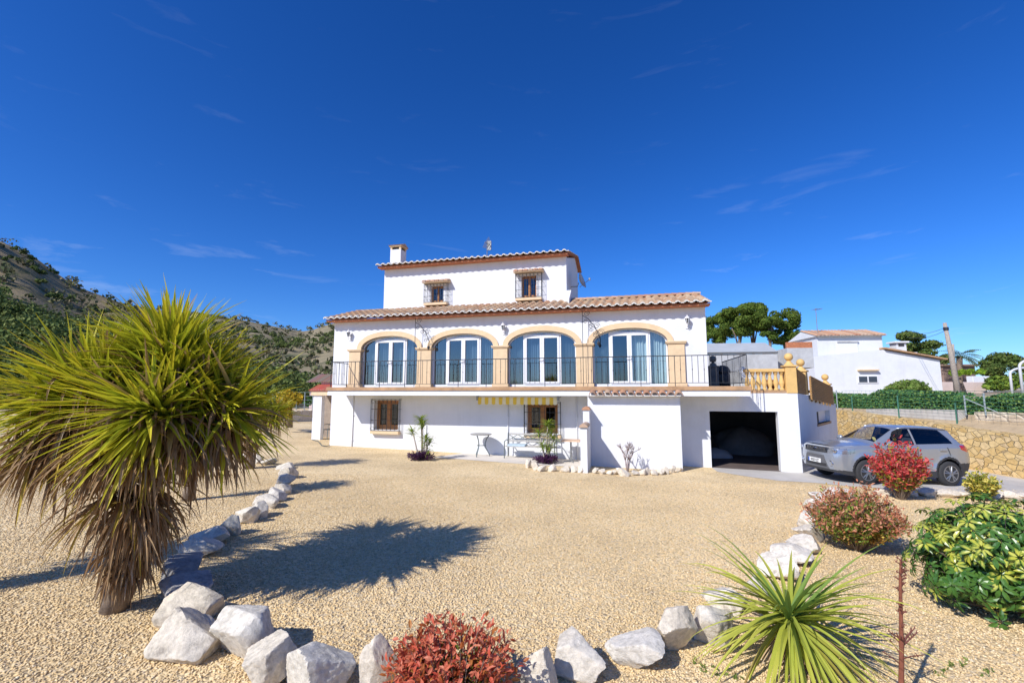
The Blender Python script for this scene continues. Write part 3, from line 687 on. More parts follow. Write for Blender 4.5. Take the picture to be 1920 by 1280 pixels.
# awning
aw = fix('awning', (-7.85, -.05, 2.28), 'rolled yellow and white striped awning under the balcony slab', 'awning')
q = MB(); q.tube([(0, -.55, -.06), (2.9, -.55, -.06)], .045, 10); q.tube([(0, -.62, -.02), (2.9, -.62, -.02)], .02, 8); q.build('roller', M['white2'], aw)
q = MB(); ns = 22
for k in range(ns):
    q.col = (.82, .56, .06) if k % 2 == 0 else (.84, .76, .50); a, b_ = 2.9 * k / ns, 2.9 * (k + 1) / ns
    base = len(q.v)
    for i in range(5):
        uu = a + (b_ - a) * i / 4; z2 = -.27 - .025 * math.sin(math.pi * i / 4)
        for (vv, zz) in ((-.6, .0), (-.66, -.05), (-.672, -.15), (-.675, z2)): q.pt((uu, vv + .006 * math.sin(uu * 21), zz))
    for i in range(4):
        for j in range(3): q.f.append((base + i * 4 + j, base + i * 4 + j + 1, base + i * 4 + 5 + j, base + i * 4 + 4 + j))
q.build('valance', M['attr'], aw)
q = MB()
for uu in (-.03, 2.93): q.tube([(uu, 0, -.02), (uu, -.6, -.06)], .018, 6); q.bbox(uu - .03, uu + .03, -.7, -.5, -.14, .02, .01)
q.build('arm', M['steel_grey'], aw)
# satellite dish and aerial
sd = fix('satellite_dish', (-4.91, 3.4, 7.25), 'grey satellite dish fixed to the side wall of the top storey', 'satellite dish')
q = MB(); q.T = Matrix.Translation((.42, -.15, .05)) @ Matrix.Rotation(R(72), 4, 'Y') @ Matrix.Rotation(R(8), 4, 'X')
q.lathe([(.02 + .34 * i / 7, .13 * (i / 7) ** 2) for i in range(8)] + [(.36 - .34 * i / 7, .14 - .13 * (1 - (1 - i / 7) ** 2)) for i in range(8)], 22); q.build('reflector', pm('dish_paint', (.48, .48, .49), .5, .05), sd, True)
q = MB(); q.tube([(.0, 0, -.15), (.3, -.02, -.15), (.36, -.1, 0)], .02, 7); q.tube([(.42, -.3, -.25), (.85, -.35, .05)], .012, 6); q.bbox(.82, .9, -.4, -.3, .02, .12, .01); q.build('mount', M['steel_grey'], sd)
an_ = fix('tv_aerial', (-9.2, 4.5, 8.85), 'thin TV aerial on the roof ridge of the top storey', 'aerial')
q = MB(); q.tube([(0, 0, -.2), (0, 0, 1.05)], .022, 6); q.build('mast', M['steel_grey'], an_)
q = MB(); q.tube([(-.05, -.25, .95), (.05, .35, 1.0)], .014, 5)
for k in range(6): q.tube([(-.16 + .012 * k, -.2 + k * .1, .7 + .02 * k), (-.02, -.22 + k * .1, .97), (.16 - .012 * k, -.2 + k * .1, 1.22 - .02 * k)], .012, 4)
q.bbox(-.12, .12, .3, .36, .72, 1.2, .01); q.build('antenna_head', M['steel_grey'], an_)

# ------------------------------------------------------------------ terrace balustrade
PIERP = [(.23, 1.12), (.14, .9)]
def ball_pier(parent, x, y, zb, zt, w=.16, rz=0.0, mat=None):
    q = MB(); q.T = Matrix.Translation((x, y, 0)) @ Matrix.Rotation(rz, 4, 'Z')
    q.bbox(-w, w, -w, w, zb, zt, .012); q.bbox(-w - .04, w + .04, -w - .04, w + .04, zt + .001, zt + .05, .01)
    q.lathe([(w + .0, .05), (w * .8, .09), (w * .45, .16), (w * .4, .19)], 12, (0, 0, zt)); q.T = Matrix.Translation((x, y, 0))
    r = w * .82; q.lathe([(max(.001, r * math.sin(math.pi * i / 10)), zt + .19 + r - r * math.cos(math.pi * i / 10)) for i in range(11)], 16)
    return smooth_angle(q.build('pier', mat or M['ochre_bal'], parent), 35)
bal = fix('balustrade', (2.6, .14, 2.4), 'yellow stone balustrade with ball topped piers on the garage terrace', 'balustrade')
ball_pier(bal, .0, 0, .002, .86)
p2, p3 = gs(1.5, .16), gs(5.75, .16)
ball_pier(bal, p2[0] - 2.6, p2[1] - .14, -.05, .74, .16, -.5); ball_pier(bal, p3[0] - 2.6, p3[1] - .14, -.45, .33, .16, -.5)
q = MB(); q.bbox(-1.36, -.163, -.1, .1, .002, .1, .01); q.bbox(-1.36, -.163, -.11, .11, .70, .80, .015); q.build('handrail', M['ochre_bal'], bal)
q = MB(); q.lathe([(.075, .1), (.075, .14), (.05, .16), (.045, .19), (.082, .30), (.085, .34), (.05, .5), (.036, .58), (.05, .6), (.05, .62), (.07, .64), (.07, .70)], 12)
b0 = smooth_angle(q.build('baluster', M['ochre_bal'], bal), 35); b0.location = (-1.28, 0, 0)
for k in range(1, 7):
    c_ = b0.copy(); COL.objects.link(c_); c_.parent = bal; c_.location = (-1.28 + k * .172, 0, 0)
def panel(s0, s1, zb0, zb1, zt0, zt1, off, label):
    q = MB(); o_ = L2W(*gs(s0), 0); 
    gwall(q, s0, s1, zb0, zb1, zt0, zt1, off, off + .04)
    for k in range(14):
        f = k / 13; z0_, z1_ = zb0 + (zt0 - zb0) * f, zb1 + (zt1 - zb1) * f
        a, b_ = gs(s0, off - .006), gs(s1, off - .006); q.tube([(*a, z0_), (*b_, z1_)], .022, 5)
    for k in range(6):
        s = s0 + (s1 - s0) * (k + .5) / 6; a = gs(s, off + .055); f = (k + .5) / 6; q.tube([(*a, zb0 + (zb1 - zb0) * f - .08), (*a, zt0 + (zt1 - zt0) * f)], .025, 5)
    o = q.build('wood_screen', M['pine_panel'], None, loc=OR, rz=-TH)
    return props(o, label, 'screen', 'wooden screens on the garage terrace')
panel(.22, 1.3, 2.42, 2.36, 3.18, 3.02, .03, 'short brown wooden screen between the first two ball topped piers')
panel(1.55, 5.6, 2.2, 1.93, 2.98, 2.62, -.09, 'long brown wooden screen sloping down past the second ball topped pier')
# things on the terrace
gp = fix('stone_post', (.78, 3.1, 2.5), 'grey stone post with a ball on top, behind the iron railing', 'post')
ball_pier(gp, 0, 0, .002, .92, .17, 0, pm('shaded_stone', (.16, .15, .13), .9, .25, 6, .3, 30))  # shade on this post is put into its dark stone colour
bb_ = fix('barbecue', (1.2, 3.6, 2.5), 'black covered barbecue on the terrace behind the iron railing', 'barbecue')
q = MB(); q.bbox(-.25, .25, -.25, .25, .1, .7, .05); q.lathe([(.3, .7), (.32, .78), (.24, .95), (.06, 1.02)], 14); q.build('cover', pm('black_cover', (.025, .027, .03), .6, .3, 6, .3, 12), bb_, True)
q = MB(); [q.tube([(x, y, 0), (x, y, .12)], .02, 6) for x in (-.2, .2) for y in (-.2, .2)]; q.build('legs', M['iron'], bb_)
pot = fix('flower_pot', (2.28, 1.1, 2.5), 'red brown clay pot behind the yellow balusters', 'pot')
q = MB(); q.lathe([(.1, 0), (.15, .3), (.17, .31), (.17, .36), (.14, .36), (.13, .3)], 14); q.build('pot_body', pm('clay', (.25, .06, .03), .7, .15, 8), pot, True)
q = MB(); q.lathe([(.13, .3), (.01, .32)], 14); q.build('soil', pm('soil', (.06, .04, .03), .95), pot)
def plastic_chair(loc, rz, label, mat):
    t = fix('garden_chair', loc, label, 'chair'); t.rotation_euler.z += rz
    q = MB(); q.bbox(-.22, .22, -.22, .22, .42, .45, .012); q.build('seat', mat, t)
    q = MB(); b = 0; n = 8
    for i in range(n + 1):
        a = -.22 + .44 * i / n; dz = .12 * math.cos(a / .22 * 1.3)
        for z in (.47, .6, .75 + dz): q.pt((a, .2 + (z - .45) * .25 - .05 * math.cos(a * 6), z))
    for i in range(n):
        for j in range(2): q.f.append((i * 3 + j, i * 3 + 3 + j, i * 3 + 4 + j, i * 3 + j + 1))
    q.build('backrest', mat, t, True)
    for x, y in ((-.2, -.2), (.2, -.2), (-.2, .2), (.2, .2)):
        q = MB(); q.tube([(x, y, .43), (x * 1.15, y * 1.15, 0)], [.022, .016], 6); q.build('leg', mat, t)
    for x in (-.25, .25):
        q = MB(); q.tube([(x, -.2, .43), (x, -.22, .64), (x, .0, .66), (x, .24, .64)], .016, 6); q.build('armrest', mat, t)
    return t
plastic_chair((1.75, 1.6, 2.5), .8, 'white plastic chair behind the yellow balusters', M['white2'])

# ------------------------------------------------------------------ patio things by the lower wall
def on_ground(px, py): p = G(px, py); p.z = gz(p.x); return p
mc = pm('green_grey_metal', (.15, .18, .18), .45, .15, 10, metal=.4)
def at_wall(u, v): p = L2W(u, v, 0); p.z = gz(p.x) + .006; return p
p = at_wall(-7.78, -.55)
tb = empty('bistro_table', p, -TH, 'round stone topped bistro table with curved iron legs', 'table')
q = MB(); q.lathe([(.0, .765), (.38, .765), (.395, .775), (.395, .795), (.38, .80), (.0, .80)], 28); q.build('tabletop', pm('mosaic_top', (.34, .33, .31), .6, .15, 20), tb, False)
for k in range(3):
    an = R(20 + 120 * k); ca_, sa_ = math.cos(an), math.sin(an)
    q = MB(); q.tube([(r * ca_, r * sa_, z) for r, z in ((.30, .76), (.2, .6), (.15, .45), (.17, .3), (.27, .13), (.32, .04), (.30, 0))], .019, 7); q.build('leg', mc, tb, True)
q = MB(); q.tube([(.15 * math.cos(t * .3927), .15 * math.sin(t * .3927), .38) for t in range(17)], .009, 6); q.build('leg_ring', mc, tb, True)
p = at_wall(-5.95, -.5)
bn = empty('garden_bench', p, -TH, 'pale garden bench with blue cushion below the window', 'bench')
bx = pm('weathered_white', (.42, .40, .37), .65, .15, 12)
for k in range(4):
    q = MB(); q.bbox(-.88, .88, -.24 + k * .12, -.14 + k * .12, .42, .445, .006); q.build('seat_slat', bx, bn)
for z in (.56, .80):
    q = MB(); q.bbox(-.86, .86, .26, .29, z, z + .06, .006); q.build('back_rail', bx, bn)
q = MB()
for k in range(5):
    c_ = -.7 + .35 * k; q.tube([(c_ - .16, .275, .62), (c_ + .16, .275, .80)], .012, 5); q.tube([(c_ + .16, .275, .62), (c_ - .16, .275, .80)], .012, 5)
q.build('lattice', mc, bn)
for x in (-.9, .9):
    q = MB(); q.tube([(x, -.22, 0), (x, -.2, .3), (x, -.22, .6), (x, .1, .64), (x, .28, .6)], .018, 6); q.tube([(x, .3, 0), (x, .26, .45), (x, .3, .88)], .018, 6); q.tube([(x, -.2, .42), (x, .26, .42)], .015, 6); q.build('side_frame', mc, bn)
q = MB(); q.bbox(-.8, -.15, -.2, .22, .447, .50, .02); q.build('cushion', pm('blue_cushion', (.40, .50, .58), .9, .1, 10), bn)
p = at_wall(-4.5, -.6)
pt_ = empty('pedestal_table', p, -TH, 'square wood topped pedestal table beside the wing wall', 'table')
q = MB(); q.bbox(-.3, .34, -.3, .3, .70, .74, .01); q.build('tabletop', pm('peach_wood', (.60, .40, .27), .6, .15, 10), pt_)
q = MB(); q.tube([(0, 0, .03), (0, 0, .70)], .028, 10); q.build('column', M['steel_grey'], pt_)
q = MB()
for an in (0.4, 1.97, 3.54, 5.11): q.tube([(0, 0, .05), (.26 * math.cos(an), .26 * math.sin(an), .015)], .02, 6)
q.lathe([(.06, 0), (.06, .04), (.03, .06)], 10); q.build('foot', M['steel_grey'], pt_)
# metal chair in the porch
c_ = plastic_chair((-16.0, 2.05, gz(-8.3)), -.5, 'green grey metal chair half hidden in the side porch', mc)
cable = MB(); pts = [G(585, 825), G(596, 829), G(603, 836), G(612, 839), G(618, 836)]
cable.tube([(p.x, p.y, gz(p.x) + .03 + .03 * (i % 2)) for i, p in enumerate(pts)], .016, 6)
props(cable.build('garden_hose', pm('hose', (.10, .12, .11), .6), None, True), 'dark hose lying on the gravel beside the porch pier', 'hose')
# stored things in the garage
def heap(name, loc, rx, ry, h, mat, label, cat, seed):
    t = fix(name, loc, label, cat); q = MB(); n, m_ = 24, 10
    for j in range(m_ + 1):
        f = j / m_
        for i in range(n):
            an = 2 * math.pi * i / n; rr = max(.03, (1 - f ** 2.2)) ** .5; w_ = 1 + .25 * noise.noise(Vector((math.cos(an) * 1.5 + seed, math.sin(an) * 1.5, f * 2)))
            q.pt((rx * rr * w_ * math.cos(an), ry * rr * w_ * math.sin(an), h * f * (1 + .15 * noise.noise(Vector((an, seed, f))))))
    for j in range(m_):
        for i in range(n): q.f.append((j * n + i, j * n + (i + 1) % n, j * n + n + (i + 1) % n, j * n + n + i))
    q.f.append(tuple(m_ * n + i for i in range(n))); q.build('cover_sheet', mat, t, True); return t
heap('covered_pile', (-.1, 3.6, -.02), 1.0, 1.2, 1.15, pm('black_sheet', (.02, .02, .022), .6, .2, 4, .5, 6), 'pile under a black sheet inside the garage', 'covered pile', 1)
heap('covered_boat', (2.0, 4.6, -.08), 1.3, 1.0, 1.05, pm('grey_sheet', (.16, .155, .16), .8, .2, 4, .5, 6), 'wide load under a grey sheet at the back of the garage', 'covered load', 5)
heap('dust_sheet', (.55, 2.6, -.04), .7, .4, .35, pm('pale_sheet', (.34, .34, .36), .9, .15, 4, .6, 8), 'crumpled pale sheet on the garage floor', 'sheet', 9)
# ------------------------------------------------------------------ border rocks
def rock_mesh(seed, facets=15, sub=4, rough=.03):
    import bmesh
    r = random.Random(seed); bm = bmesh.new(); bmesh.ops.create_icosphere(bm, subdivisions=sub, radius=1)
    pl = []
    for k in range(facets):
        d = Vector((r.gauss(0, 1), r.gauss(0, 1), r.gauss(0, 1))).normalized(); pl.append((d, r.uniform(.46, .86)))
    off = Vector((r.uniform(0, 50), r.uniform(0, 50), r.uniform(0, 50)))
    for v in bm.verts:
        d = v.co.normalized(); k = 46.0
        s = sum(max(0, d.dot(n_) / h) ** k for n_, h in pl) + .72 ** k
        rad = s ** (-1 / k)
        q_ = Vector((d.x * 3 + .6 * d.z, d.y * 3 - .8 * d.x, d.z * 7 + d.x * 2)) + off
        rad *= 1 + 1.3 * rough * noise.fractal(d * 2.2 + off, 1, 2, 5) - 1.1 * rough * abs(noise.noise(q_)) - .8 * rough * abs(noise.fractal(d * 7 + off * 2, 1, 2, 4))
        v.co = d * rad
    for ax_ in range(3):
        lo = min(v.co[ax_] for v in bm.verts); hi = max(v.co[ax_] for v in bm.verts)
        for v in bm.verts: v.co[ax_] = (v.co[ax_] - lo) / (hi - lo) * 2 - 1
    me = bpy.data.meshes.new('rock'); bm.to_mesh(me); bm.free(); me.materials.append(M['rock'])
    me.polygons.foreach_set('use_smooth', [True] * len(me.polygons)); me.set_sharp_from_angle(angle=R(28))
    return me
def rock(x0, x1, ytop, ybase, label, group, seed, tint=(1, 1, 1), sub=4, depth=.8, rot=None, tilt=0.0, name='rock'):
    """footprint given by the ground it covers in the survey frame"""
    cx = (x0 + x1) / 2; g = G(cx, ybase); a = G(x0, ybase); b_ = G(x1, ybase)
    w = (b_ - a).length; dist = math.hypot(g.x, g.y)
    el_ = math.atan2(CH, dist); dep_ = g.y * cp + (g.z - CH) * sp; hgt = max(.30 * w, ((ybase - ytop) / FPX * dep_ * 1.08 - w * depth * .8 * math.sin(el_)) / math.cos(el_))
    o = bpy.data.objects.new(name, rock_mesh(seed, sub=sub)); COL.objects.link(o)
    fw = Vector((g.x, g.y, 0)).normalized()
    c_ = g + fw * w * depth * .40
    o.location = (c_.x, c_.y, gz(c_.x) + hgt * .40)
    o.rotation_euler = (tilt, tilt * .6, rot if rot is not None else random.uniform(-.5, .5))
    o.scale = (w * .51, w * depth * .5, hgt * .61)
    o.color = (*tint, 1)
    return props(o, label, 'rock', group)
ORD = ['first', 'second', 'third', 'fourth', 'fifth', 'sixth', 'seventh', 'eighth', 'ninth', 'tenth', 'eleventh', 'twelfth', 'thirteenth', 'fourteenth', 'fifteenth', 'sixteenth', 'seventeenth', 'eighteenth', 'nineteenth', 'twentieth', 'twenty first', 'twenty second', 'twenty third', 'twenty fourth']
gA = 'rocks edging the gravel in the foreground'; gB = 'rocks edging the gravel on the left'; gC = 'rocks edging the right hand bed'; gD = 'small rocks along the store block'; gE = 'rocks below the parked car'
FG = [(297, 424, 1142, 1240, 'big tilted pale rock at the left corner of the rock border', 1.0, (1.02, .98, .92)),
      (300, 412, 1100, 1178, 'tan rock leaning behind the big tilted pale corner rock', .9, (1.0, .95, .86)),
      (382, 513, 1140, 1248, 'large angular white rock with a pointed top, right of the corner rock', .9, (1.05, 1.05, 1.04)),
      (447, 562, 1195, 1300, 'knobbly cream rock between the pointed rock and the big rounded one', .9, (1.06, 1.02, .95)),
      (530, 658, 1203, 1320, 'big rounded white rock cut by the bottom edge of the photo', .9, (1.05, 1.05, 1.03)),
      (675, 745, 1207, 1320, 'pale rock touching the left side of the red foreground shrub', .9, (1.04, 1.0, .93)),
      (968, 1055, 1215, 1320, 'low white rock touching the right side of the red foreground shrub', .9, (1.05, 1.02, .96)),
      (1035, 1137, 1187, 1278, 'grey topped peaked rock, second to the right of the red foreground shrub', .8, (1.0, .98, .95)),
      (1137, 1243, 1188, 1262, 'flat topped grey white rock right of the peaked rock', .7, (1.05, 1.05, 1.05)),
      (1222, 1308, 1140, 1233, 'upright cream boulder left of the spiky green plant', .8, (1.08, 1.02, .93)),
      (1300, 1385, 1135, 1212, 'white rock partly behind the leaves of the spiky green plant', .8, (1.05, 1.03, 1.0)),
      (1318, 1400, 1098, 1150, 'pale low rock just above the boulder by the spiky green plant', .7, (1.08, 1.05, 1.0))]
for i, (a, b_, t_, y_, lab, dp, ti_) in enumerate(FG):
    rock(a, b_, t_, y_, lab, gA, 140 + i, ti_, 5, dp, tilt=[.25, .3, -.1, .1, 0, .1, .1, -.15, .05, .1, 0, 0][i])
SHADED = (.62, .64, .70); PL = (1.02, 1.0, .96)  # dark bluish tint puts the palm's shade into the rock colour
LF = [(290, 390, 1075, 1142, SHADED, 'grey slab in the palm shadow, next above the tan corner rock'), (298, 394, 1040, 1100, (.5, .53, .60), 'flat rock tinted dark for palm shade in the left border'), (345, 415, 1008, 1048, PL, None), (362, 425, 985, 1025, PL, None), (410, 450, 962, 1006, (.95, .95, .95), None),  # first two rocks carry palm shade in their tint
      (444, 482, 945, 982, PL, None), (466, 503, 938, 972, PL, None), (480, 520, 925, 955, PL, None), (500, 530, 916, 942, (.95, .95, .97), None), (512, 545, 903, 928, PL, None), (522, 550, 888, 914, PL, None), (525, 556, 872, 898, PL, None), (520, 550, 865, 880, PL, None), (488, 512, 858, 872, PL, None), (470, 496, 850, 868, PL, None), (452, 478, 846, 862, PL, None)]
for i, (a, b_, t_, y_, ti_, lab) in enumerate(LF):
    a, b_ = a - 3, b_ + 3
    rock(a, b_, t_, y_, lab or f'pale rock of the left border, {ORD[i - 2]} beyond the flat rock tinted dark for palm shade', gB, 240 + i, ti_, 4, .95, tilt=.12)
RC = [(1395, 1450, 1068, 1118), (1425, 1490, 1040, 1090), (1450, 1520, 1018, 1062), (1478, 1538, 1000, 1040), (1490, 1545, 978, 1016), (1500, 1548, 960, 995), (1508, 1552, 945, 976), (1512, 1556, 932, 960), (1520, 1566, 922, 946), (1540, 1590, 915, 934)]
for i, (a, b_, t_, y_) in enumerate(RC):
    rock(a, b_, t_, y_, f'whitish rock edging the right bed, {ORD[i]} beyond the spiky green plant', gC, 300 + i, (1.1, 1.08, 1.05), 4, .9, tilt=.05)
x = 1640; i = 0
while x < 1925:
    w_ = random.uniform(24, 42); yb = 928 + (x - 1640) * .035 + random.uniform(-2, 2)
    rock(x, x + w_, yb - random.uniform(12, 19), yb, f'pale rock in the row below the car, {ORD[i]} from the left', gE, 400 + i, (1.08, 1.03, .96), 3, .9); x += w_ * .88; i += 1
SM = [(985, 997, 861, 877), (995, 1013, 866, 882), (1008, 1025, 872, 884), (1026, 1044, 869, 884), (1050, 1068, 872, 885), (1068, 1084, 873, 885), (1082, 1098, 872, 886), (1111, 1122, 876, 888), (1122, 1137, 879, 889), (1137, 1148, 881, 890), (1146, 1160, 880, 890), (1158, 1180, 877, 893), (1182, 1200, 881, 891), (1198, 1212, 879, 891), (1208, 1222, 876, 890), (1220, 1234, 880, 891), (1232, 1246, 878, 890), (1243, 1256, 875, 889), (1254, 1268, 872, 886), (1266, 1280, 874, 884)]
for i, (a, b_, t_, y_) in enumerate(SM):
    rock(a, b_, t_, y_, f'small pale rock by the house, {ORD[i]} from the left of its row', gD, 500 + i, (1.08, 1.04, .97), 3, .9)

# ------------------------------------------------------------------ plants
def rv(a=1.0): return Vector((random.uniform(-a, a), random.uniform(-a, a), random.uniform(-a, a)))
def mixc(a, b, t): return tuple(x + (y - x) * t for x, y in zip(a, b))
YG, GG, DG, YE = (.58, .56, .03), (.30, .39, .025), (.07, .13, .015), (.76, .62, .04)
BR, TAN, DBR = (.27, .15, .065), (.50, .35, .19), (.12, .065, .03)
def cordyline(name, base, heads, axis_top, label, n_green, n_dead, Lg=(.75, 1.05), dheads=(), trunk_r=.15, wide=.045, skirt=(.6, 2.4)):
    t = empty(name, base, 0, label, 'plant', 'spiky palm like plants on the left')
    q = MB(); pts = []; top = Vector(axis_top)
    for i in range(9):
        f = i / 8; p = top * f; p += Vector((math.sin(f * 3) * .03, math.cos(f * 4) * .02, 0)); pts.append(p)
    q.tube(pts, [trunk_r * (1.15 - .5 * i / 8) * random.uniform(.94, 1.06) for i in range(9)], 14); q.build('trunk', M['bark'], t, True)
    lv = MB()
    for (h, wgt, ax) in heads:
        h = Vector(h); ax = Vector(ax).normalized()
        for k in range(int(n_green * wgt)):
            while True:
                d = rv().normalized()
                if d.dot(ax) > -.35: break
            d = (d + ax * .42).normalized(); el = d.dot(ax)
            L = random.uniform(*Lg) * (1 if el > 0 else .95)
            r_ = random.random()
            old = max(0, min(1, (.35 - el) * 1.1))
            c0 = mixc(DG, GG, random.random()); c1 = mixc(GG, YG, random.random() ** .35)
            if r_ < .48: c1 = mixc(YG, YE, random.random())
            if r_ > .90 - .25 * old: c0, c1 = mixc(GG, BR, .6), mixc(BR, TAN, random.random())
            st = h + rv(.06) + ax * random.uniform(-.35, .08)
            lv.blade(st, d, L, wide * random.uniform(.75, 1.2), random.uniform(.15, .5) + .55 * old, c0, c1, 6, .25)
    lv.build('leaf_crown', M['leaf'], t)
    dl = MB()
    for k in range(n_dead):
        h, wgt, ax = random.choice(heads); h = Vector(h)
        f = random.random()
        z = skirt[0] + (skirt[1] - skirt[0]) * f; fz = z / top.z; st = top * min(1, fz) * 1.0
        if f > .38: st = st.lerp(h + Vector((0, 0, -.15)), random.uniform(.45, 1.05)); st.z = min(st.z, h.z)
        st += rv(.08)
        an = random.uniform(0, 6.283); d = Vector((math.cos(an), math.sin(an), random.uniform(-.5, .55)))
        L = random.uniform(.6, 1.1) * (.38 + .62 * f)
        c0 = mixc(DBR, BR, random.random()); c1 = mixc(BR, TAN, random.random())
        if random.random() < .1: c1 = (.48, .38, .27)
        kink = (random.randint(1, 2), random.uniform(.8, 2.2)) if random.random() < .55 else None
        dl.blade(st, d, L, wide * random.uniform(.45, .85), random.uniform(.9, 2.6) + 1.4 * (1 - f), c0, c1, 6, random.uniform(.2, .7), kink)
    for (h, wgt, ax) in dheads:
        for k in range(int(wgt)):
            an = random.uniform(0, 6.283); d = (Vector((math.cos(an), math.sin(an), random.uniform(-.5, .3))) + Vector(ax) * .8).normalized()
            L = random.uniform(.6, .98); c0 = mixc(DBR, BR, random.random()); c1 = mixc(BR, TAN, random.random())
            if random.random() < .14: c1 = mixc(YE, BR, .5)
            kink = (random.randint(1, 3), random.uniform(.6, 1.6)) if random.random() < .4 else None
            dl.blade(Vector(h) + rv(.14), d, L, wide * random.uniform(.45, .85), random.uniform(.8, 2.0), c0, c1, 7, random.uniform(.2, .6), kink)
    # withered strands hanging in the middle of the crown
    for k in range(int(n_dead * .22)):
        h, wgt, ax = random.choice(heads); an = random.uniform(0, 6.283); d = Vector((math.cos(an), math.sin(an), random.uniform(-.1, .8)))
        dl.blade(Vector(h) + rv(.12), d, random.uniform(.35, .75), wide * random.uniform(.4, .8), random.uniform(2.5, 5), BR, (.46, .33, .2) if random.random() < .5 else TAN, 6, .5, (random.randint(2, 4), random.uniform(1, 3)))
    dl.build('dead_leaf_skirt', M['dead'], t)
    return t
pb_ = Vector((-4.15, 5.0, .19))
def rel(x, y, F): return tuple(D(x, y, F) - pb_)
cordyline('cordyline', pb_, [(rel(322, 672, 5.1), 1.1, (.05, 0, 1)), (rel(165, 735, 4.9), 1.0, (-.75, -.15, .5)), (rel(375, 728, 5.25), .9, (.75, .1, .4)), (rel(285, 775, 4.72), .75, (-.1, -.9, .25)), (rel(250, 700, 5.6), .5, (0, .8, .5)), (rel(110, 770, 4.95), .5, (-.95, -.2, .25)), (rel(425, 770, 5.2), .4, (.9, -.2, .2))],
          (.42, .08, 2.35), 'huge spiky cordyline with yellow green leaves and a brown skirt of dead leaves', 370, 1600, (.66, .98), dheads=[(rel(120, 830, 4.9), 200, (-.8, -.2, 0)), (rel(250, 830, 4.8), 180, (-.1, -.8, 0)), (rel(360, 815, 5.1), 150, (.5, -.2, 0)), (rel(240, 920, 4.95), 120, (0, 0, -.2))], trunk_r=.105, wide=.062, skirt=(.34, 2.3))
g2 = on_ground(466, 878)
def rel2(x, y, F): return tuple(D(x, y, F) - g2)
cordyline('cordyline', g2, [((.15, 0, 1.75), 1, (0, 0, 1)), ((.65, .1, 1.55), .7, (.8, 0, .4))], (.1, 0, 1.7), 'smaller shaggy cordyline standing behind the huge spiky one', 170, 420, (.6, .85), trunk_r=.13, skirt=(.5, 1.7))
cordyline('cordyline', Vector((-6.6, 4.9, gz(-6.6))), [((0, 0, 2.3), 1, (.2, 0, 1)), ((-.4, 0, 2.1), .6, (-.8, 0, .4))], (0, 0, 2.2), 'cordyline at the left edge, mostly hidden by the huge spiky one', 240, 420, (.7, .95))
g3 = on_ground(352, 938)
cordyline('cordyline', g3, [((.05, 0, 2.0), 1, (.1, 0, 1)), ((.4, .1, 1.8), .6, (.8, 0, .4))], (.1, 0, 1.95), 'cordyline standing between the huge one and the smaller shaggy one, hidden behind leaves', 150, 260, (.55, .75), trunk_r=.1, skirt=(.7, 1.9))

def stem_bush(name, base, rx, ry, h, nst, nl, leafL, leafW, palette, label, cat='shrub', spread=1.0, droop=.2, mat='leaf', group=None, tips=None, inner=.25):
    """stems fan out from the base; paired pointed leaves sit along the outer part of every stem"""
    t = empty(name, base, 0, label, cat, group); st = MB(); lf = MB()
    for k in range(nst):
        an = random.uniform(0, 6.283); rr = math.sqrt(random.random()) * spread
        e = Vector((rx * rr * math.cos(an), ry * rr * math.sin(an), h * (random.uniform(.72, 1.08)) * (1 - .42 * rr ** 2.2)))
        b_ = Vector((e.x * .12, e.y * .12, 0)); mid = b_.lerp(e, .5) + Vector((e.x * .08, e.y * .08, h * .05)) + rv(.03)
        st.col = (.16, .09, .05); st.tube([b_, mid, e], [.007, .005, .002], 4, False)
        for j in range(nl):
            f = inner + (1 - inner) * (j + random.random()) / nl
            p = (b_.lerp(mid, f * 2) if f < .5 else mid.lerp(e, f * 2 - 1)) + rv(.02 + .03 * f)
            d = (rv().normalized() + (e - b_).normalized() * .7 + Vector((0, 0, .25))).normalized()
            c = palette(f, p, e)
            lf.leaf(p, d, rv().normalized() + Vector((0, 0, 1.2)), leafL * random.uniform(.7, 1.25), leafW * random.uniform(.8, 1.2), c, droop)
    st.build('stem', M['bark'], t); lf.build('foliage', M[mat], t); return t
def pal_red(f, p, e):
    r_ = random.random()
    if f > .62: return mixc((.56, .09, .045), (.68, .24, .13), r_) if random.random() < .8 else mixc((.33, .06, .02), (.55, .25, .06), r_)
    return mixc((.30, .06, .02), (.36, .24, .03), r_) if random.random() < .65 else mixc((.10, .15, .02), (.22, .25, .03), r_)
stem_bush('nandina', on_ground(850, 1345), .50, .46, .66, 125, 24, .062, .028, pal_red, 'red leaved shrub at the bottom edge of the photo among the border rocks', droop=.25, tips=True)
def pal_mid(f, p, e):
    r_ = random.random(); low = p.z < .34 and p.x > .0
    if low and random.random() < .75: return mixc((.70, .55, .10), (.66, .34, .08), r_)
    if f > .8 and random.random() < .8: return mixc((.52, .17, .09), (.68, .34, .19), r_)
    return mixc((.14, .23, .03), (.32, .38, .06), r_) if random.random() < .62 else mixc((.52, .19, .08), (.46, .32, .08), r_)
stem_bush('nandina', on_ground(1608, 1030), .68, .66, .98, 300, 30, .066, .026, pal_mid, 'wide mound shaped shrub in mixed green, orange and yellow, in the right bed', group=None, spread=1.05)
def pal_car(f, p, e):
    r_ = random.random()
    if p.z > .55 or f > .85: return mixc((.60, .035, .04), (.70, .16, .14), r_) if random.random() < .85 else (.35, .28, .04)
    return mixc((.58, .06, .05), (.66, .2, .12), r_) if random.random() < .45 else mixc((.20, .26, .03), (.45, .42, .05), r_)
stem_bush('photinia', on_ground(1690, 936), .64, .6, 1.38, 130, 26, .10, .042, pal_car, 'bright red topped shrub standing in front of the silver car')
def pal_euo(f, p, e):
    r_ = random.random(); return mixc((.62, .50, .06), (.68, .60, .16), r_) if random.random() < .62 else mixc((.12, .2, .03), (.3, .33, .05), r_)
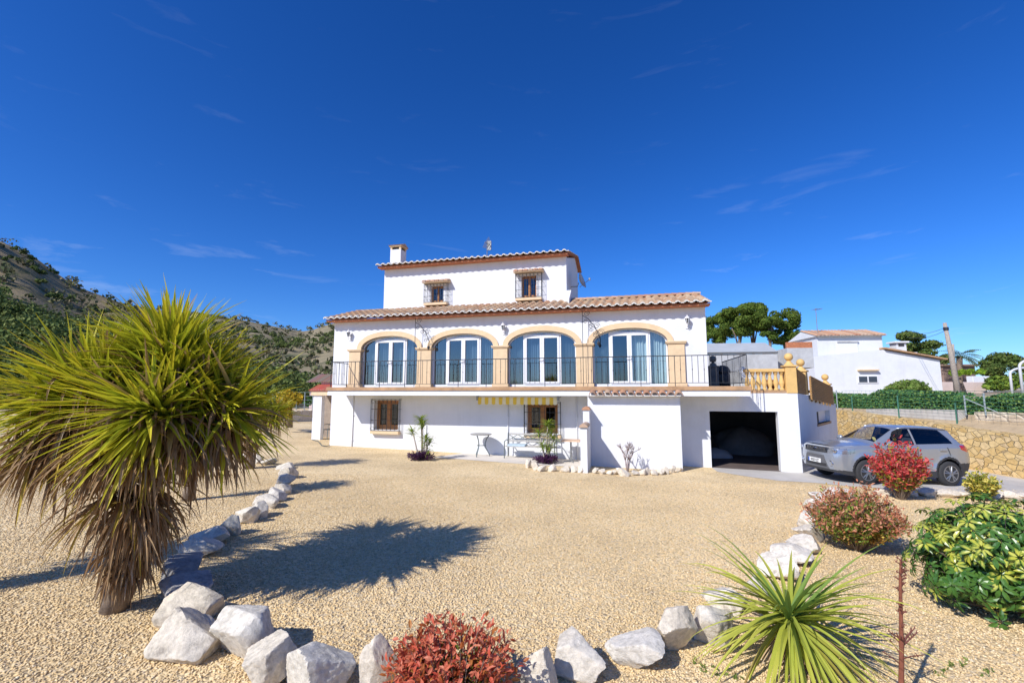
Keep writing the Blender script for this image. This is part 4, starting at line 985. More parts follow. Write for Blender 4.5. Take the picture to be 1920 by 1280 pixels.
stem_bush('euonymus', on_ground(1846, 938), .36, .36, .66, 70, 20, .08, .045, pal_euo, 'small yellow variegated shrub right of the car')

# variegated schefflera at the right: palmate leaves of seven drooping leaflets
sb = Vector((5.52, 5.35, gz(5.52))); sch = empty('schefflera', sb, 0, 'large glossy green and yellow variegated shrub at the right edge', 'shrub')
lf = MB(); stm = MB()
for k in range(900):
    an = random.uniform(0, 6.283); el = math.asin(random.uniform(-.8, 1)); rr = random.uniform(.62, 1.0)
    W_ = 1 + .34 * noise.noise(Vector((math.cos(an) * 2.6, math.sin(an) * 2.6, el * 2.6))) + random.choice((0, 0, 0, 0, .12))
    c_ = Vector((.80 * rr * W_ * math.cos(an) * math.cos(el), .74 * rr * W_ * math.sin(an) * math.cos(el), .58 + .68 * rr * W_ * math.sin(el)))
    if c_.z < .06: continue
    out = Vector((math.cos(an) * math.cos(el), math.sin(an) * math.cos(el), math.sin(el))); axis = (out + Vector((0, 0, .45)) + rv(.35)).normalized()
    stm.tube([Vector((c_.x * .3, c_.y * .3, c_.z * .5)), c_], [.008, .003], 4, False)
    sx = axis.cross(rv()).normalized(); sy = axis.cross(sx)
    yel = random.random() < (.58 if c_.z > .58 else .10)
    for j in range(8):
        a2 = 2 * math.pi * j / 8 + random.uniform(-.15, .15); d = (sx * math.cos(a2) + sy * math.sin(a2) - axis * random.uniform(-.05, .4)).normalized()
        L = random.uniform(.075, .12); w_ = L * .42
        g_ = mixc((.045, .13, .02), (.10, .21, .035), random.random()); nb = len(lf.v)
        lf.leaf(c_ + d * .018, d, axis, L, w_, g_, .22)
        if yel:
            y_ = mixc((.50, .50, .05), (.62, .60, .12), random.random())
            lf.c[nb] = y_; lf.c[nb + 6] = y_
            if random.random() < .55: lf.c[nb + 1] = mixc(y_, g_, .3); lf.c[nb + 5] = mixc(y_, g_, .5)
            if random.random() < .3: lf.c[nb + 2] = y_; lf.c[nb + 3] = y_
stm.build('stem', M['bark'], sch); lf.build('foliage', M['leaf_gloss'], sch)

# young cordyline clump in the right bed
cb_ = on_ground(1490, 1240); yc = empty('spiky_plant', cb_, 0, 'low spiky plant with arching pale green strap leaves in the right bed', 'plant')
lv = MB(); hc = D(1480, 1150, cb_.y + .02) - cb_
for k in range(150):
    an = random.uniform(0, 6.283); e = random.uniform(.0, 1) ** .8
    z = -.35 + 1.75 * (1 - e) ** 1.5; d = Vector((math.cos(an), math.sin(an), z)).normalized()
    c0 = mixc((.42, .44, .06), (.28, .36, .05), random.random()); c1 = mixc((.46, .49, .07), (.60, .57, .11), random.random())
    if z > 1.0: c0, c1 = (.16, .27, .05), (.26, .36, .06)
    if random.random() < .04: c1 = (.3, .16, .06)
    lv.blade(hc + Vector((d.x * .03, d.y * .03, random.uniform(-.1, .03))), d, random.uniform(.7, 1.15), .046 * random.uniform(.75, 1.2), random.uniform(.45, 1.1), c0, c1, 8, .25, None, 1.8)
lv.build('leaf_crown', M['leaf'], yc)
dl = MB()
for k in range(130):
    an = random.uniform(0, 6.283); d = Vector((math.cos(an), math.sin(an), random.uniform(-.8, .1)))
    dl.blade(hc + Vector((0, 0, random.uniform(-.3, -.06))), d, random.uniform(.4, .75), .018, random.uniform(1, 2.6), mixc(BR, TAN, random.random()), mixc(TAN, (.5, .4, .28), random.random()), 5, .4)
dl.build('dead_leaf_skirt', M['dead'], yc)
q = MB(); q.tube([(0, 0, -.05), tuple(hc * .6), tuple(hc)], [.06, .05, .03], 8); q.build('trunk', M['bark'], yc, True)
# dry flower stalk
fb = D(1685, 1300, 3.75); fb.z = gz(fb.x); fs = empty('flower_stalk', fb, 0, 'dry reddish brown flower stalk with short side twigs in the right bed', 'plant')
top = D(1690, 1050, 3.78) - fb; q = MB(); q.col = (.23, .07, .035); rd = M['stalk'] = pm('dry_stalk', (1, 1, 1), .7, .25, 25, .3, 60, attr=True)
ax = [top * f + Vector((math.sin(f * 5) * .008, 0, 0)) for f in (0, .2, .4, .6, .8, .92, 1)]
q.tube(ax, [.019, .018, .016, .014, .011, .008, .004], 8); q.col = (.17, .05, .035)
for k in range(44):
    f = random.uniform(.3, 1); p = top * f; an = random.uniform(0, 6.283); L = random.uniform(.02, .05) if f > .5 else random.uniform(.05, .17)
    e = p + Vector((math.cos(an) * L, math.sin(an) * L, L * .7)); q.tube([p, p.lerp(e, .5) + Vector((0, 0, .008)), e], [.005, .004, .003], 5)
    for j in range(4 if L > .05 else 2): c_ = p.lerp(e, random.uniform(.5, 1)); q.tube([c_, c_ + rv(.014) + Vector((0, 0, .01))], [.005, .002], 4)
for f in (.42, .44, .41):
    an = random.uniform(-.5, .8); p = top * f; e = p + Vector((math.cos(an) * .17, .03, .10)); q.tube([p, p.lerp(e, .6), e], [.006, .005, .003], 5)
    for j in range(6): c_ = p.lerp(e, .3 + .12 * j); q.tube([c_, c_ + Vector((random.uniform(-.02, .02), 0, .03))], [.005, .003], 4)
q.build('stalk', rd, fs)

# clumps with purple ground plants by the house
def cane(px, py, canes, label, z_purple=.22):
    b_ = on_ground(px, py); t = empty('dracaena', b_, 0, label, 'plant', 'cane plants by the house wall'); stt = MB(); lv = MB()
    for (dx, h, nb) in canes:
        pts = [Vector((dx * .25 * (1 if i else 1), 0, 0)) * 1.0 + Vector((dx * (i / 4) ** 1.3, .08 * math.sin(i + dx * 9), h * i / 4)) for i in range(5)]
        stt.tube(pts, [.03, .028, .026, .024, .022], 7)
        for k in range(nb):
            an = random.uniform(0, 6.283); zz = random.uniform(-.2, 1.4); d = Vector((math.cos(an), math.sin(an), zz)).normalized()
            lv.blade(pts[-1] + Vector((0, 0, random.uniform(-.16, .04))), d, random.uniform(.26, .42), .03, random.uniform(.5, 1.4), mixc((.10, .2, .02), (.2, .3, .03), random.random()), mixc((.28, .38, .04), (.42, .44, .06), random.random()), 5, .2)
    stt.build('cane', M['bark_pale'], t, True); lv.build('leaf_crown', M['leaf'], t); return b_
ca1 = cane(790, 862, [(-.28, .95, 46), (-.02, 1.35, 60), (.03, 1.2, 40), (.12, .75, 50), (.22, .62, 40), (.18, .35, 20)], 'cane plant with tufted leaves left of the striped awning')
ca2 = cane(1024, 868, [(-.18, 1.0, 44), (.05, 1.3, 60), (.12, 1.05, 50), (-.1, .6, 40), (.1, .55, 44), (.2, .85, 36)], 'cane plant with tufted leaves in front of the garden bench')
def pal_pur(f, p, e): return mixc((.045, .012, .05), (.11, .03, .10), random.random())
stem_bush('purple_plant', ca1 + V * -.06, .48, .3, .26, 60, 12, .12, .035, pal_pur, 'low purple leaved plant at the foot of the left cane plant', 'plant', group='purple ground plants')
stem_bush('purple_plant', ca2 + V * -.06, .42, .3, .25, 55, 12, .12, .035, pal_pur, 'low purple leaved plant at the foot of the cane plant by the bench', 'plant', group='purple ground plants')
# bare pruned shrub
b_ = on_ground(1177, 884); t = empty('bare_shrub', b_, 0, 'small leafless pruned shrub in front of the white store block', 'shrub'); q = MB(); q.col = (.30, .26, .24)
def twig(p, d, L, r, k):
    e = p + d * L; q.tube([p, p.lerp(e, .5) + rv(.012), e], [r, r * .85, r * .7], 6)
    if k > 0:
        for j in range(random.choice((2, 3)) if k > 1 else 4): twig(e, (d * .9 + rv(.62) + Vector((0, 0, .15))).normalized(), L * random.uniform(.55, .8), r * .62, k - 1)
for d in ((-.18, 0, 1), (.22, .05, 1), (.02, -.05, 1)): twig(Vector((0, 0, 0)), Vector(d).normalized(), .36, .03, 3)
q.build('branches', pm('grey_bark', (.34, .28, .27), .9, .25, 20, .4, 40), t, True)
# weeds sprouting in the gravel
wm = MB()
for (px, py, n_) in ((1325, 1255, 8), (1355, 1262, 6), (1300, 1240, 5), (1385, 1270, 7), (1790, 1250, 7), (1760, 1262, 6), (1850, 1262, 6), (1810, 1245, 5), (868, 1172, 3), (640, 1262, 3)):
    for k in range(n_):
        g_ = on_ground(px + random.uniform(-14, 14), py + random.uniform(-6, 6))
        for j in range(4): wm.leaf(g_ + rv(.01), (rv() + Vector((0, 0, .9))).normalized(), rv(), .035, .012, mixc((.10, .18, .03), (.25, .3, .06), random.random()))
props(wm.build('weeds', M['leaf']), kind='stuff')

# ------------------------------------------------------------------ the car
car = empty('car', (0, 0, 0), 0, 'silver grey compact SUV parked on the driveway, number plate 4420 KJT', 'car')
CL = 4.17
def lerp_tab(tab, s):
    for (a, x), (b_, y) in zip(tab, tab[1:]):
        if s <= b_: 
            f = max(0, min(1, (s - a) / (b_ - a))); return x + (y - x) * f
    return tab[-1][1]
def sm_tab(tab, s, e=.09): return (lerp_tab(tab, s - e) + lerp_tab(tab, s - e / 2) + lerp_tab(tab, s) + lerp_tab(tab, s + e / 2) + lerp_tab(tab, s + e)) / 5
TW = [(0, .66), (.06, .72), (.16, .79), (.32, .845), (.55, .875), (.9, .885), (3.3, .885), (3.7, .865), (3.95, .82), (4.1, .76), (4.17, .70)]
TB = [(0, .985), (.25, 1.02), (1.2, 1.07), (2.4, 1.08), (3.4, 1.12), (4.17, 1.13)]
TT = [(0, 1.0), (.15, 1.03), (.5, 1.075), (1.18, 1.12), (1.32, 1.2), (2.02, 1.565), (2.3, 1.60), (2.8, 1.605), (3.45, 1.58), (3.76, 1.525), (3.98, 1.27), (4.05, 1.14), (4.17, 1.13)]
TZ = [(0, .30), (.25, .24), (.6, .22), (3.6, .22), (3.95, .27), (4.17, .34)]
def fnose(z): return .07 * ((z - .62) / .38) ** 2 + (.06 * max(0, (z - .93) / .1) if z > .93 else 0)
def ftail(z): return -.10 * abs((z - .72) / .42) ** 2
NL, NU, NT = 40, 18, 12
def prof(s):
    W_, zb, zr, zt = sm_tab(TW, s, .05), sm_tab(TZ, s), sm_tab(TB, s), sm_tab(TT, s, .07)
    zbelt = min(zr, zt - .005); P = []
    for i in range(NL + 1):
        f = i / NL; z = zb + (zbelt - zb) * f
        bul = .015 + .03 * (1 - (abs(f - .55) / .55) ** 2); crease = -.018 * math.exp(-((z - .62) / .1) ** 2) * (1 if 1.2 < s < 3.1 else 0)
        fl_ = .02 * sum(math.exp(-((math.hypot(s - c_, z - .36) - .42) / .07) ** 2) for c_ in (.86, 3.36))
        P.append((W_ - .045 + bul + crease + fl_ - (.05 * max(0, (f - .9) / .1) ** 1.5), z))
    wb = P[-1][0]; gh = max(0, zt - zbelt); zroof = zbelt + max(0, gh - .055)
    yr = wb - .05 - .20 * min(1, gh / .48)
    for i in range(1, NU + 1):
        f = i / NU; P.append((wb - .02 + (yr - wb + .02) * f ** 1.0 + .012 * math.sin(math.pi * f), zbelt + (zroof - zbelt) * f))
    y0 = P[-1][0]
    for i in range(1, NT + 1):
        f = i / NT; y = y0 * (1 - f); P.append((y, zroof + (zt - zroof) * (1 - (1 - f) ** 2.6)))
    return P
SS = [0, .02, .05, .09, .13, .18] + [.18 + .02 * k for k in range(1, 195)] + [4.08, 4.11, 4.14, 4.17]
rows = [prof(s) for s in SS]; KP = NL + NU + NT
parts = {}
def part(nm): return parts.setdefault(nm, MB())
def side_class(s, z, y, j):
    if j < NL:
        for c_ in (.86, 3.36):
            r_ = math.hypot(s - c_, z - .36)
            if r_ < .375: return None
            if r_ < .435 and z > .2: return 'cladding'
        if z < .40 and .55 < s < 3.7: return 'cladding'
        if s >= 3.72 and z < .62: return 'cladding'
        if s < .6 and z < .36: return 'cladding'
        if s < .55 and .80 < z < .96 - .02 * s and z > .80 + .09 * max(0, s - .2): return 'headlight'
        if s < .2 and .44 < z < .64: return 'fog_panel'
        if s > 3.80 and .93 < z < 1.10 and z > .93 + (4.0 - s) * .35: return 'tail_light'
        for a, b_ in ((1.28, 2.42), (2.46, 3.42)):
            if a < s < b_ and z >= .40 and not (s > 3.05 and math.hypot(s - 3.36, z - .36) < .5): return 'front_door' if a < 2 else 'rear_door'
        return 'body'
    if j < NL + NU:
        f = (j - NL + .5) / NU
        if .08 < f < .95:
            s0 = 1.42 + .52 * f
            if s0 < s < 2.42: return 'front_side_window'
            if 2.48 < s < 3.62 - .30 * f ** 1.5: return 'rear_side_window'
        if 2.42 <= s <= 2.48 and f > .08: return 'pillar_trim'
        return 'body'
    f = (j - NL - NU + .5) / NT
    if 1.30 < s < 1.97 and f > .06: return 'windscreen'
    if 3.74 < s < 3.97 and f > .08: return 'rear_window'
    if s < 1.2: return 'bonnet'
    return 'body' if s > 3.97 or f < .04 else 'roof_panel'
def P3(s, y, z, sg): 
    e = max(0, 1 - s / .7); e2 = max(0, 1 - (CL - s) / .5)
    return (s + fnose(z) * e + ftail(z) * e2, sg * y, z)
for sg in (-1, 1):
    cache = {}
    for a in range(len(SS) - 1):
        for j in range(KP):
            q4 = [(SS[a], *rows[a][j]), (SS[a + 1], *rows[a + 1][j]), (SS[a + 1], *rows[a + 1][j + 1]), (SS[a], *rows[a][j + 1])]
            sc_, yc_, zc_ = [sum(p[i] for p in q4) / 4 for i in range(3)]
            cl = side_class(sc_, zc_, yc_, j)
            if cl is None: continue
            nm = cl
            m_ = part((nm, sg if nm in ('headlight', 'fog_panel', 'tail_light', 'front_door', 'rear_door', 'front_side_window', 'rear_side_window') else 0))
            ids = []
            for ki, (aa, jj) in enumerate(((a, j), (a + 1, j), (a + 1, j + 1), (a, j + 1))):
                key = (nm, aa, jj)
                if key not in cache: cache[key] = m_.pt(P3(*q4[ki], sg))
                ids.append(cache[key])
            m_.f.append(tuple(ids) if sg < 0 else tuple(ids[::-1]))
# front and rear faces
def endcap(front):
    row = rows[0] if front else rows[-1]; s = SS[0] if front else SS[-1]; ny = 60
    c = {}
    for j in range(NL):
        for i in range(ny):
            pts = []
            for (jj, ii) in ((j, i), (j, i + 1), (j + 1, i + 1), (j + 1, i)):
                t = -1 + 2 * ii / ny; y, z = row[jj]; yy = y * t; bul = .10 * (1 - abs(t) ** 2.4)
                ss = s - bul * .8 if front else s + bul * .5
                x_, _, z_ = P3(s, 1, z, 1); pts.append((x_ + ss - s, yy, z))
            yc_ = sum(p[1] for p in pts) / 4; zc_ = sum(p[2] for p in pts) / 4; ay = abs(yc_)
            if front:
                nm = ('body', 0)
                if .80 < zc_ < .955 and ay < .50: nm = ('grille', 0)
                elif .80 < zc_ < .95 and ay >= .50: nm = ('headlight', 1 if yc_ > 0 else -1)
                elif .36 < zc_ < .72 and ay < .38 + (.72 - zc_) * .42: nm = ('front_bumper', 0) if zc_ < .42 or zc_ > .5 or ay > .44 else ('lower_intake', 0)
                elif zc_ < .36: nm = ('cladding', 0)
                elif .44 < zc_ < .64 and ay > .52: nm = ('fog_panel', 1 if yc_ > 0 else -1)
            else:
                nm = ('cladding', 0) if zc_ < .62 else (('tail_light', 1 if yc_ > 0 else -1) if ay > .5 and .93 < zc_ < 1.08 else ('body', 0))
            m_ = part(nm); b = len(m_.v)
            for p in pts: m_.pt(p)
            m_.f.append((b, b + 3, b + 2, b + 1) if front else (b, b + 1, b + 2, b + 3))
endcap(True); endcap(False)
paint, n_, l_, b__ = new_mat('silver_paint'); b__.inputs['Base Color'].default_value = (.35, .38, .425, 1); b__.inputs['Metallic'].default_value = .5; b__.inputs['Roughness'].default_value = .28; b__.inputs['Coat Weight'].default_value = .8; b__.inputs['Coat Roughness'].default_value = .05
bump_g = pm('grey_bumper', (.11, .112, .12), .5, .08, 20)
clad = pm('black_plastic', (.035, .036, .04), .6, .1, 20); chrome = pm('chrome', (.7, .7, .72), .15, .03, 5, metal=1)
lampm = pm('lamp_lens', (.34, .36, .39), .10, .35, 16, metal=.6, coat=1); red = pm('red_lens', (.45, .01, .015), .15, .1, 10, coat=1)
wglass = glass('car_glass', (.80, .84, .85), .0); tglass = glass('tinted_glass', (.06, .07, .085), .03)
CM = dict(body=paint, bonnet=paint, roof_panel=paint, front_door=paint, rear_door=paint, cladding=clad, front_bumper=bump_g, lower_intake=clad, grille=clad, headlight=lampm, fog_panel=paint, tail_light=red, windscreen=wglass, front_side_window=wglass, rear_side_window=tglass, rear_window=tglass, pillar_trim=pm('pillar_trim', (.30, .31, .33), .4, .05, 5, metal=.3))
import bmesh as _bm
for (nm, sg), m_ in parts.items():
    o = m_.build(nm, CM[nm], car)
    bm_ = _bm.new(); bm_.from_mesh(o.data); _bm.ops.remove_doubles(bm_, verts=bm_.verts, dist=.0008); bm_.to_mesh(o.data); bm_.free(); smooth_angle(o, 35)
q = MB()
for z in (.842, .88, .918): q.tube([(-.03, y, z) if abs(y) < .3 else (-.015, y, z) for y in (-.48, -.3, -.15, 0, .15, .3, .48)], .013, 5)
for y in (-.36, -.22, -.1, .1, .22, .36): q.bbox(-.045, -.01, y - .006, y + .006, .83, .93, .002)
q.build('grille_bars', chrome, car)
q = MB(); q.T = Matrix.Translation((-.058, 0, .88)) @ Matrix.Rotation(R(-90), 4, 'Y')
for pl_ in ([(-.045, .0), (.0, .045), (.03, .02), (-.012, .0)], [(.045, 0), (0, -.045), (-.03, -.02), (.012, 0)]): q.prism(pl_, 0, .02, 'z')
q.build('emblem', chrome, car)
q = MB(); q.bbox(-.10, -.075, -.27, .25, .50, .615, .004); plate = q.build('number_plate', pm('plate_white', (.78, .78, .76), .4, .02), car)
q = MB(); q.box(-.1035, -.1005, -.26, -.215, .505, .61); q.v = [(x_, -y_ - .0 , z_) for x_, y_, z_ in q.v]
bs = MB(); bs.box(-.1035, -.1005, .205, .25, .505, .61); bs.build('plate_band', pm('plate_blue', (.02, .10, .5), .4), plate)
fc = bpy.data.curves.new('plate_text', 'FONT'); fc.body = '4420 KJT'; fc.size = .105; fc.align_x = 'CENTER'; fc.extrude = .001; fc.offset = .0015
fo = bpy.data.objects.new('plate_text_tmp', fc); COL.objects.link(fo); bpy.context.view_layer.update()
tm = bpy.data.meshes.new_from_object(fo.evaluated_get(bpy.context.evaluated_depsgraph_get())); bpy.data.objects.remove(fo)
to = bpy.data.objects.new('plate_lettering', tm); COL.objects.link(to); tm.materials.append(pm('plate_black', (.02, .02, .025), .5)); to.parent = plate
to.matrix_local = Matrix.Translation((-.1025, -.03, .524)) @ Matrix(((0, 0, -1, 0), (-1, 0, 0, 0), (0, 1, 0, 0), (0, 0, 0, 1)))
to.scale = (.92, 1, 1)
for sg in (-1, 1):
    q = MB(); q.T = Matrix.Translation((1.52, sg * .99, 1.13)) @ Matrix.Diagonal((.075, .12, .085, 1)); q.lathe([(max(.001, math.sin(math.pi * i / 8)), -math.cos(math.pi * i / 8)) for i in range(9)], 14); q.T = None
    q.tube([(1.5, sg * .84, 1.08), (1.52, sg * .93, 1.09)], .025, 6); q.build('mirror', paint, car, True)
    for c_, nm in ((.86, 'f'), (3.36, 'r')):
        y = sg * .80
        q = MB(); q.T = Matrix.Translation((c_, y, .335)) @ Matrix.Rotation(R(90), 4, 'X')
        q.lathe([(.215, -.1), (.30, -.105), (.33, -.08), (.336, 0), (.33, .08), (.30, .105), (.215, .1)], 32); wh = smooth_angle(q.build('wheel', pm('tyre', (.03, .03, .032), .85, .15, 30), car), 50)
        q = MB(); q.T = Matrix.Translation((c_, y + sg * .085, .335)) @ Matrix.Rotation(R(90), 4, 'X') @ Matrix.Scale(-sg, 4, (0, 0, 1))
        q.lathe([(.222, -.09), (.222, .03), (.205, .03), (.2, -.06)], 32)
        for k in range(5):
            an = 2 * math.pi * k / 5 + .3
            for da in (-.16, .16):
                a1, a2 = an + da * 1.2, an + da * .5
                p0 = Vector((.21 * math.cos(a1), .21 * math.sin(a1), .012)); p1 = Vector((.04 * math.cos(a2), .04 * math.sin(a2), .03)); q.tube([p0, p1], [.018, .02], 5)
        q.lathe([(.06, .0), (.06, .035), (.03, .045)], 14); q.build('rim', pm('alloy', (.34, .35, .37), .35, .1, 10, metal=.8), wh)
        q = MB(); q.T = Matrix.Translation((c_, y - sg * .0, .335)) @ Matrix.Rotation(R(90), 4, 'X'); q.lathe([(.21, -.05), (.21, .05)], 20); q.build('hub_disc', clad, wh)
        q = MB(); n2 = 16; w0, w1 = sg * .45, sg * .855
        pts = [(c_ + .40 * math.cos(math.pi * i / n2 - .25 + .5 * i / n2 * 1.0), .36 + .40 * math.sin(math.pi * i / n2 - .25 + .5 * i / n2)) for i in range(n2 + 1)]
        for (x_, z_) in pts: q.pt((x_, w0, z_)); q.pt((x_, w1, z_))
        for i in range(n2): q.f.append((2 * i, 2 * i + 1, 2 * i + 3, 2 * i + 2))
        q.add([(c_ - .4, w0, .2), (c_ + .4, w0, .2), (c_ + .4, w0, .8), (c_ - .4, w0, .8)], [(0, 1, 2, 3)]); q.build('wheel_well', clad, car)
    for c_ in (2.28, 3.2):
        q = MB(); q.bbox(c_ - .1, c_ + .09, sg * .895 - .014, sg * .895 + .014, .955, .985, .006); q.build('door_handle', paint, car)
    q = MB(); q.tube([(2.05, sg * .60, 1.52), (2.3, sg * .615, 1.572), (3.3, sg * .60, 1.555), (3.6, sg * .58, 1.51)], .016, 6); q.build('roof_rail', paint, car, True)
    q = MB(); 
    for xx in (1.28, 2.44, 3.43): q.tube([(xx + (.0 if xx < 3.4 else -.02 * i), sg * (dict(enumerate([.886, .889, .893, .888, .875]))[i] - .004), z) for i, z in enumerate((.42 if xx < 3 else .8, .55 if xx < 3 else .85, .75 if xx < 3 else .92, .92 if xx < 3 else .98, 1.05))], .010, 4)
    q.build('door_gap', clad, car)
    q = MB(); q.T = Matrix.Translation((-.008, sg * .60, .53)) @ Matrix.Rotation(R(-90), 4, 'Y'); q.lathe([(.075, -.06), (.075, .015), (.055, .02), (.05, .0)], 16); q.build('fog_lamp', chrome, car)
    q = MB(); q.bbox(.0, .14, sg * .70 - .05, sg * .70 + .05, .84, .92, .02); q.T = Matrix.Translation((.075, sg * .70, .875)) @ Matrix.Rotation(R(-90), 4, 'Y') @ Matrix.Rotation(R(-20 * sg), 4, 'X'); q.v.clear(); q.f.clear(); q.c.clear(); q.lathe([(.045, -.02), (.052, .05), (.035, .052)], 14); q.build('projector_lamp', chrome, car)
# interior
sm_ = pm('seat_fabric', (.03, .035, .05), .9, .2, 10)
for y in (-.38, .38):
    q = MB(); q.bbox(1.9, 2.4, y - .25, y + .25, .55, .75, .05); q.T = Matrix.Translation((2.38, y, .72)) @ Matrix.Rotation(R(14), 4, 'Y'); q.bbox(-.06, .06, -.25, .25, 0, .56, .04); q.bbox(-.04, .05, -.13, .13, .60, .80, .03); q.build('seat', sm_, car)
q = MB(); q.bbox(2.9, 3.4, -.65, .65, .5, .75, .05); q.bbox(3.35, 3.48, -.65, .65, .7, 1.25, .04); q.build('rear_seat', sm_, car)
q = MB(); q.bbox(1.28, 1.62, -.74, .74, .8, 1.08, .04); q.box(.5, 3.8, -.70, .70, .24, .3); q.build('dashboard', clad, car)
q = MB(); q.T = Matrix.Translation((1.78, -.38, .98)) @ Matrix.Rotation(R(-65), 4, 'Y'); q.tube([(.18 * math.cos(k * .3927), .18 * math.sin(k * .3927), 0) for k in range(17)], .014, 6); q.build('steering_wheel', clad, car)
q = MB(); q.T = Matrix.Translation((1.355, -.60, 1.23)) @ Matrix.Rotation(R(62), 4, 'Y'); q.lathe([(.06, 0), (.06, .004)], 14); q.T = None; q.build('sticker', pm('yellow_sticker', (.62, .55, .2), .6, .1, 30), car)
SCAR = .95; aw_ = R(2.0)
f1 = Vector((9.86, 12.95, 0)); h_ = Vector((math.cos(aw_), math.sin(aw_), 0)); lat = Vector((-math.sin(aw_), math.cos(aw_), 0))
c0 = f1 - h_ * .86 * SCAR + lat * .88 * SCAR
pz = math.atan(.022 * math.cos(aw_))
car.location = (c0.x, c0.y, gz(c0.x) + .004); car.rotation_euler = (0, pz, aw_); car.scale = (SCAR, SCAR, SCAR * 1.06)
# ------------------------------------------------------------------ retaining walls, hedge and fences on the right
def wall_run(name, pts, thick, mat, label, cat='wall', zb=-.8):
    """pts: (x, y, ztop) along the front face; thickness goes to the right of travel"""
    q = MB(); n = len(pts); fr, bk = [], []
    for i, (x, y, z) in enumerate(pts):
        a, b_ = pts[max(i - 1, 0)], pts[min(i + 1, n - 1)]; d = Vector((b_[0] - a[0], b_[1] - a[1], 0)).normalized(); nn = Vector((d.y, -d.x, 0))
        fr.append(Vector((x, y, z))); bk.append(Vector((x, y, z)) + nn * thick)
    for i in range(n): [q.pt(p) for p in ((fr[i].x, fr[i].y, zb), fr[i], bk[i], (bk[i].x, bk[i].y, zb))]
    for i in range(n - 1):
        a, b_ = i * 4, i * 4 + 4
        q.f += [(a, b_, b_ + 1, a + 1), (a + 1, b_ + 1, b_ + 2, a + 2), (a + 2, b_ + 2, b_ + 3, a + 3)]
    q.f += [(0, 1, 2, 3), (4 * n - 4, 4 * n - 1, 4 * n - 2, 4 * n - 3)]
    return props(q.build(name, mat), label, cat)
wp = []
for i in range(17):
    y = 6 + i * 1.15; zt = lerp_tab([(6, 1.05), (14.5, 1.06), (15.9, 1.10), (19, 1.34), (23, 1.52), (26, 1.55)], y) + .03 * noise.noise(Vector((y * 1.7, 3, 0)))
    wp.append((15.95 + .02 * (y - 6), y, zt))
wall_run('retaining_wall', wp, .55, M['ochre_wall'], 'long ochre stone retaining wall behind the car')
wall_run('block_wall', [(17.35, 17.9, 1.74), (17.3, 20, 1.7), (17.25, 22.4, 1.62)], .3, pm('render_block', (.52, .50, .46), .85, .12, 1.2, .15, 30, stain=(.42, .37, .3), sscale=1.0), 'grey rendered low wall above the ochre retaining wall')
wall_run('rubble_wall', [(17.5, 6, 1.75), (17.5, 12, 1.74), (17.5, 15, 1.72), (17.48, 17.4, 1.70)], .5, M['pale_wall'], 'pale rubble wall above the ochre wall at the right edge')
mt = [(16.5, 5.5, 1.0), (16.5, 17.8, 1.0), (16.5, 26, 1.30), (17.9, 26, 1.55), (17.9, 17.8, 1.55), (17.9, 5.5, 1.5)]
q = MB(); q.add([(x, y, z) for x, y, z in mt], [(0, 1, 4, 5), (1, 2, 3, 4)]); props(q.build('verge', pm('dry_earth', (.44, .33, .2), .95, .2, 2, .4, 20)), kind='structure')
q = MB(); q.col = (1, 1, 1)
tg = [(17.9, 4, 1.5), (17.9, 26, 1.55), (14, 27.5, 1.9), (10, 30, 2.0), (4, 33, 2.0), (4, 70, 3.2), (40, 90, 3.2), (90, 80, 3.0), (90, 4, 1.8), (40, 30, 2.3)]
q.add(tg, [(0, 1, 9), (1, 2, 9), (2, 3, 9), (3, 4, 5), (3, 5, 6), (3, 6, 9), (9, 6, 7), (9, 7, 8), (0, 9, 8)]); props(q.build('upper_terrace', pm('terrace_earth', (.40, .31, .2), .95, .25, .8, .4, 10)), kind='structure')
wall_run('terrace_wall', [(14, 27.4, 1.9), (10, 29.9, 2.0), (4, 32.9, 2.0)], .3, M['pale_wall'], 'low pale wall behind the garage')
# hedge
hp, hc_ = [], []
n = 60000; yy = 6 + 21.5 * rng.random(n); f = rng.random(n); 
xx = 18.2 + 1.5 * rng.random(n) ** 1.5 + .35 * np.sin(yy * 1.9) * .3; top_ = 2.35 + .22 * np.sin(yy * 2.3) * .5 + .2 * np.sin(yy * .9 + 1) * .6 + (yy < 15) * .12
zz = 1.45 + (top_ - 1.45) * f ** .75
keep = ((xx - 18.2) < .55 + .9 * rng.random(n)) | (f > .8)
C = np.stack([xx, yy, zz], 1)[keep]; n = len(C)
hcol = np.array([(.07, .18, .06), (.11, .23, .07), (.17, .28, .07), (.05, .13, .05), (.24, .32, .09)])[rng.choice(5, n, p=[.3, .28, .17, .17, .08])] * rng.uniform(.8, 1.2, (n, 1))
P_, I_, K_ = quads(C, .036, hcol, 1.4)
props(np_mesh('hedge', P_, I_, 4, K_, M['far_leaf']), 'long green creeper covered hedge above the retaining walls', 'hedge')
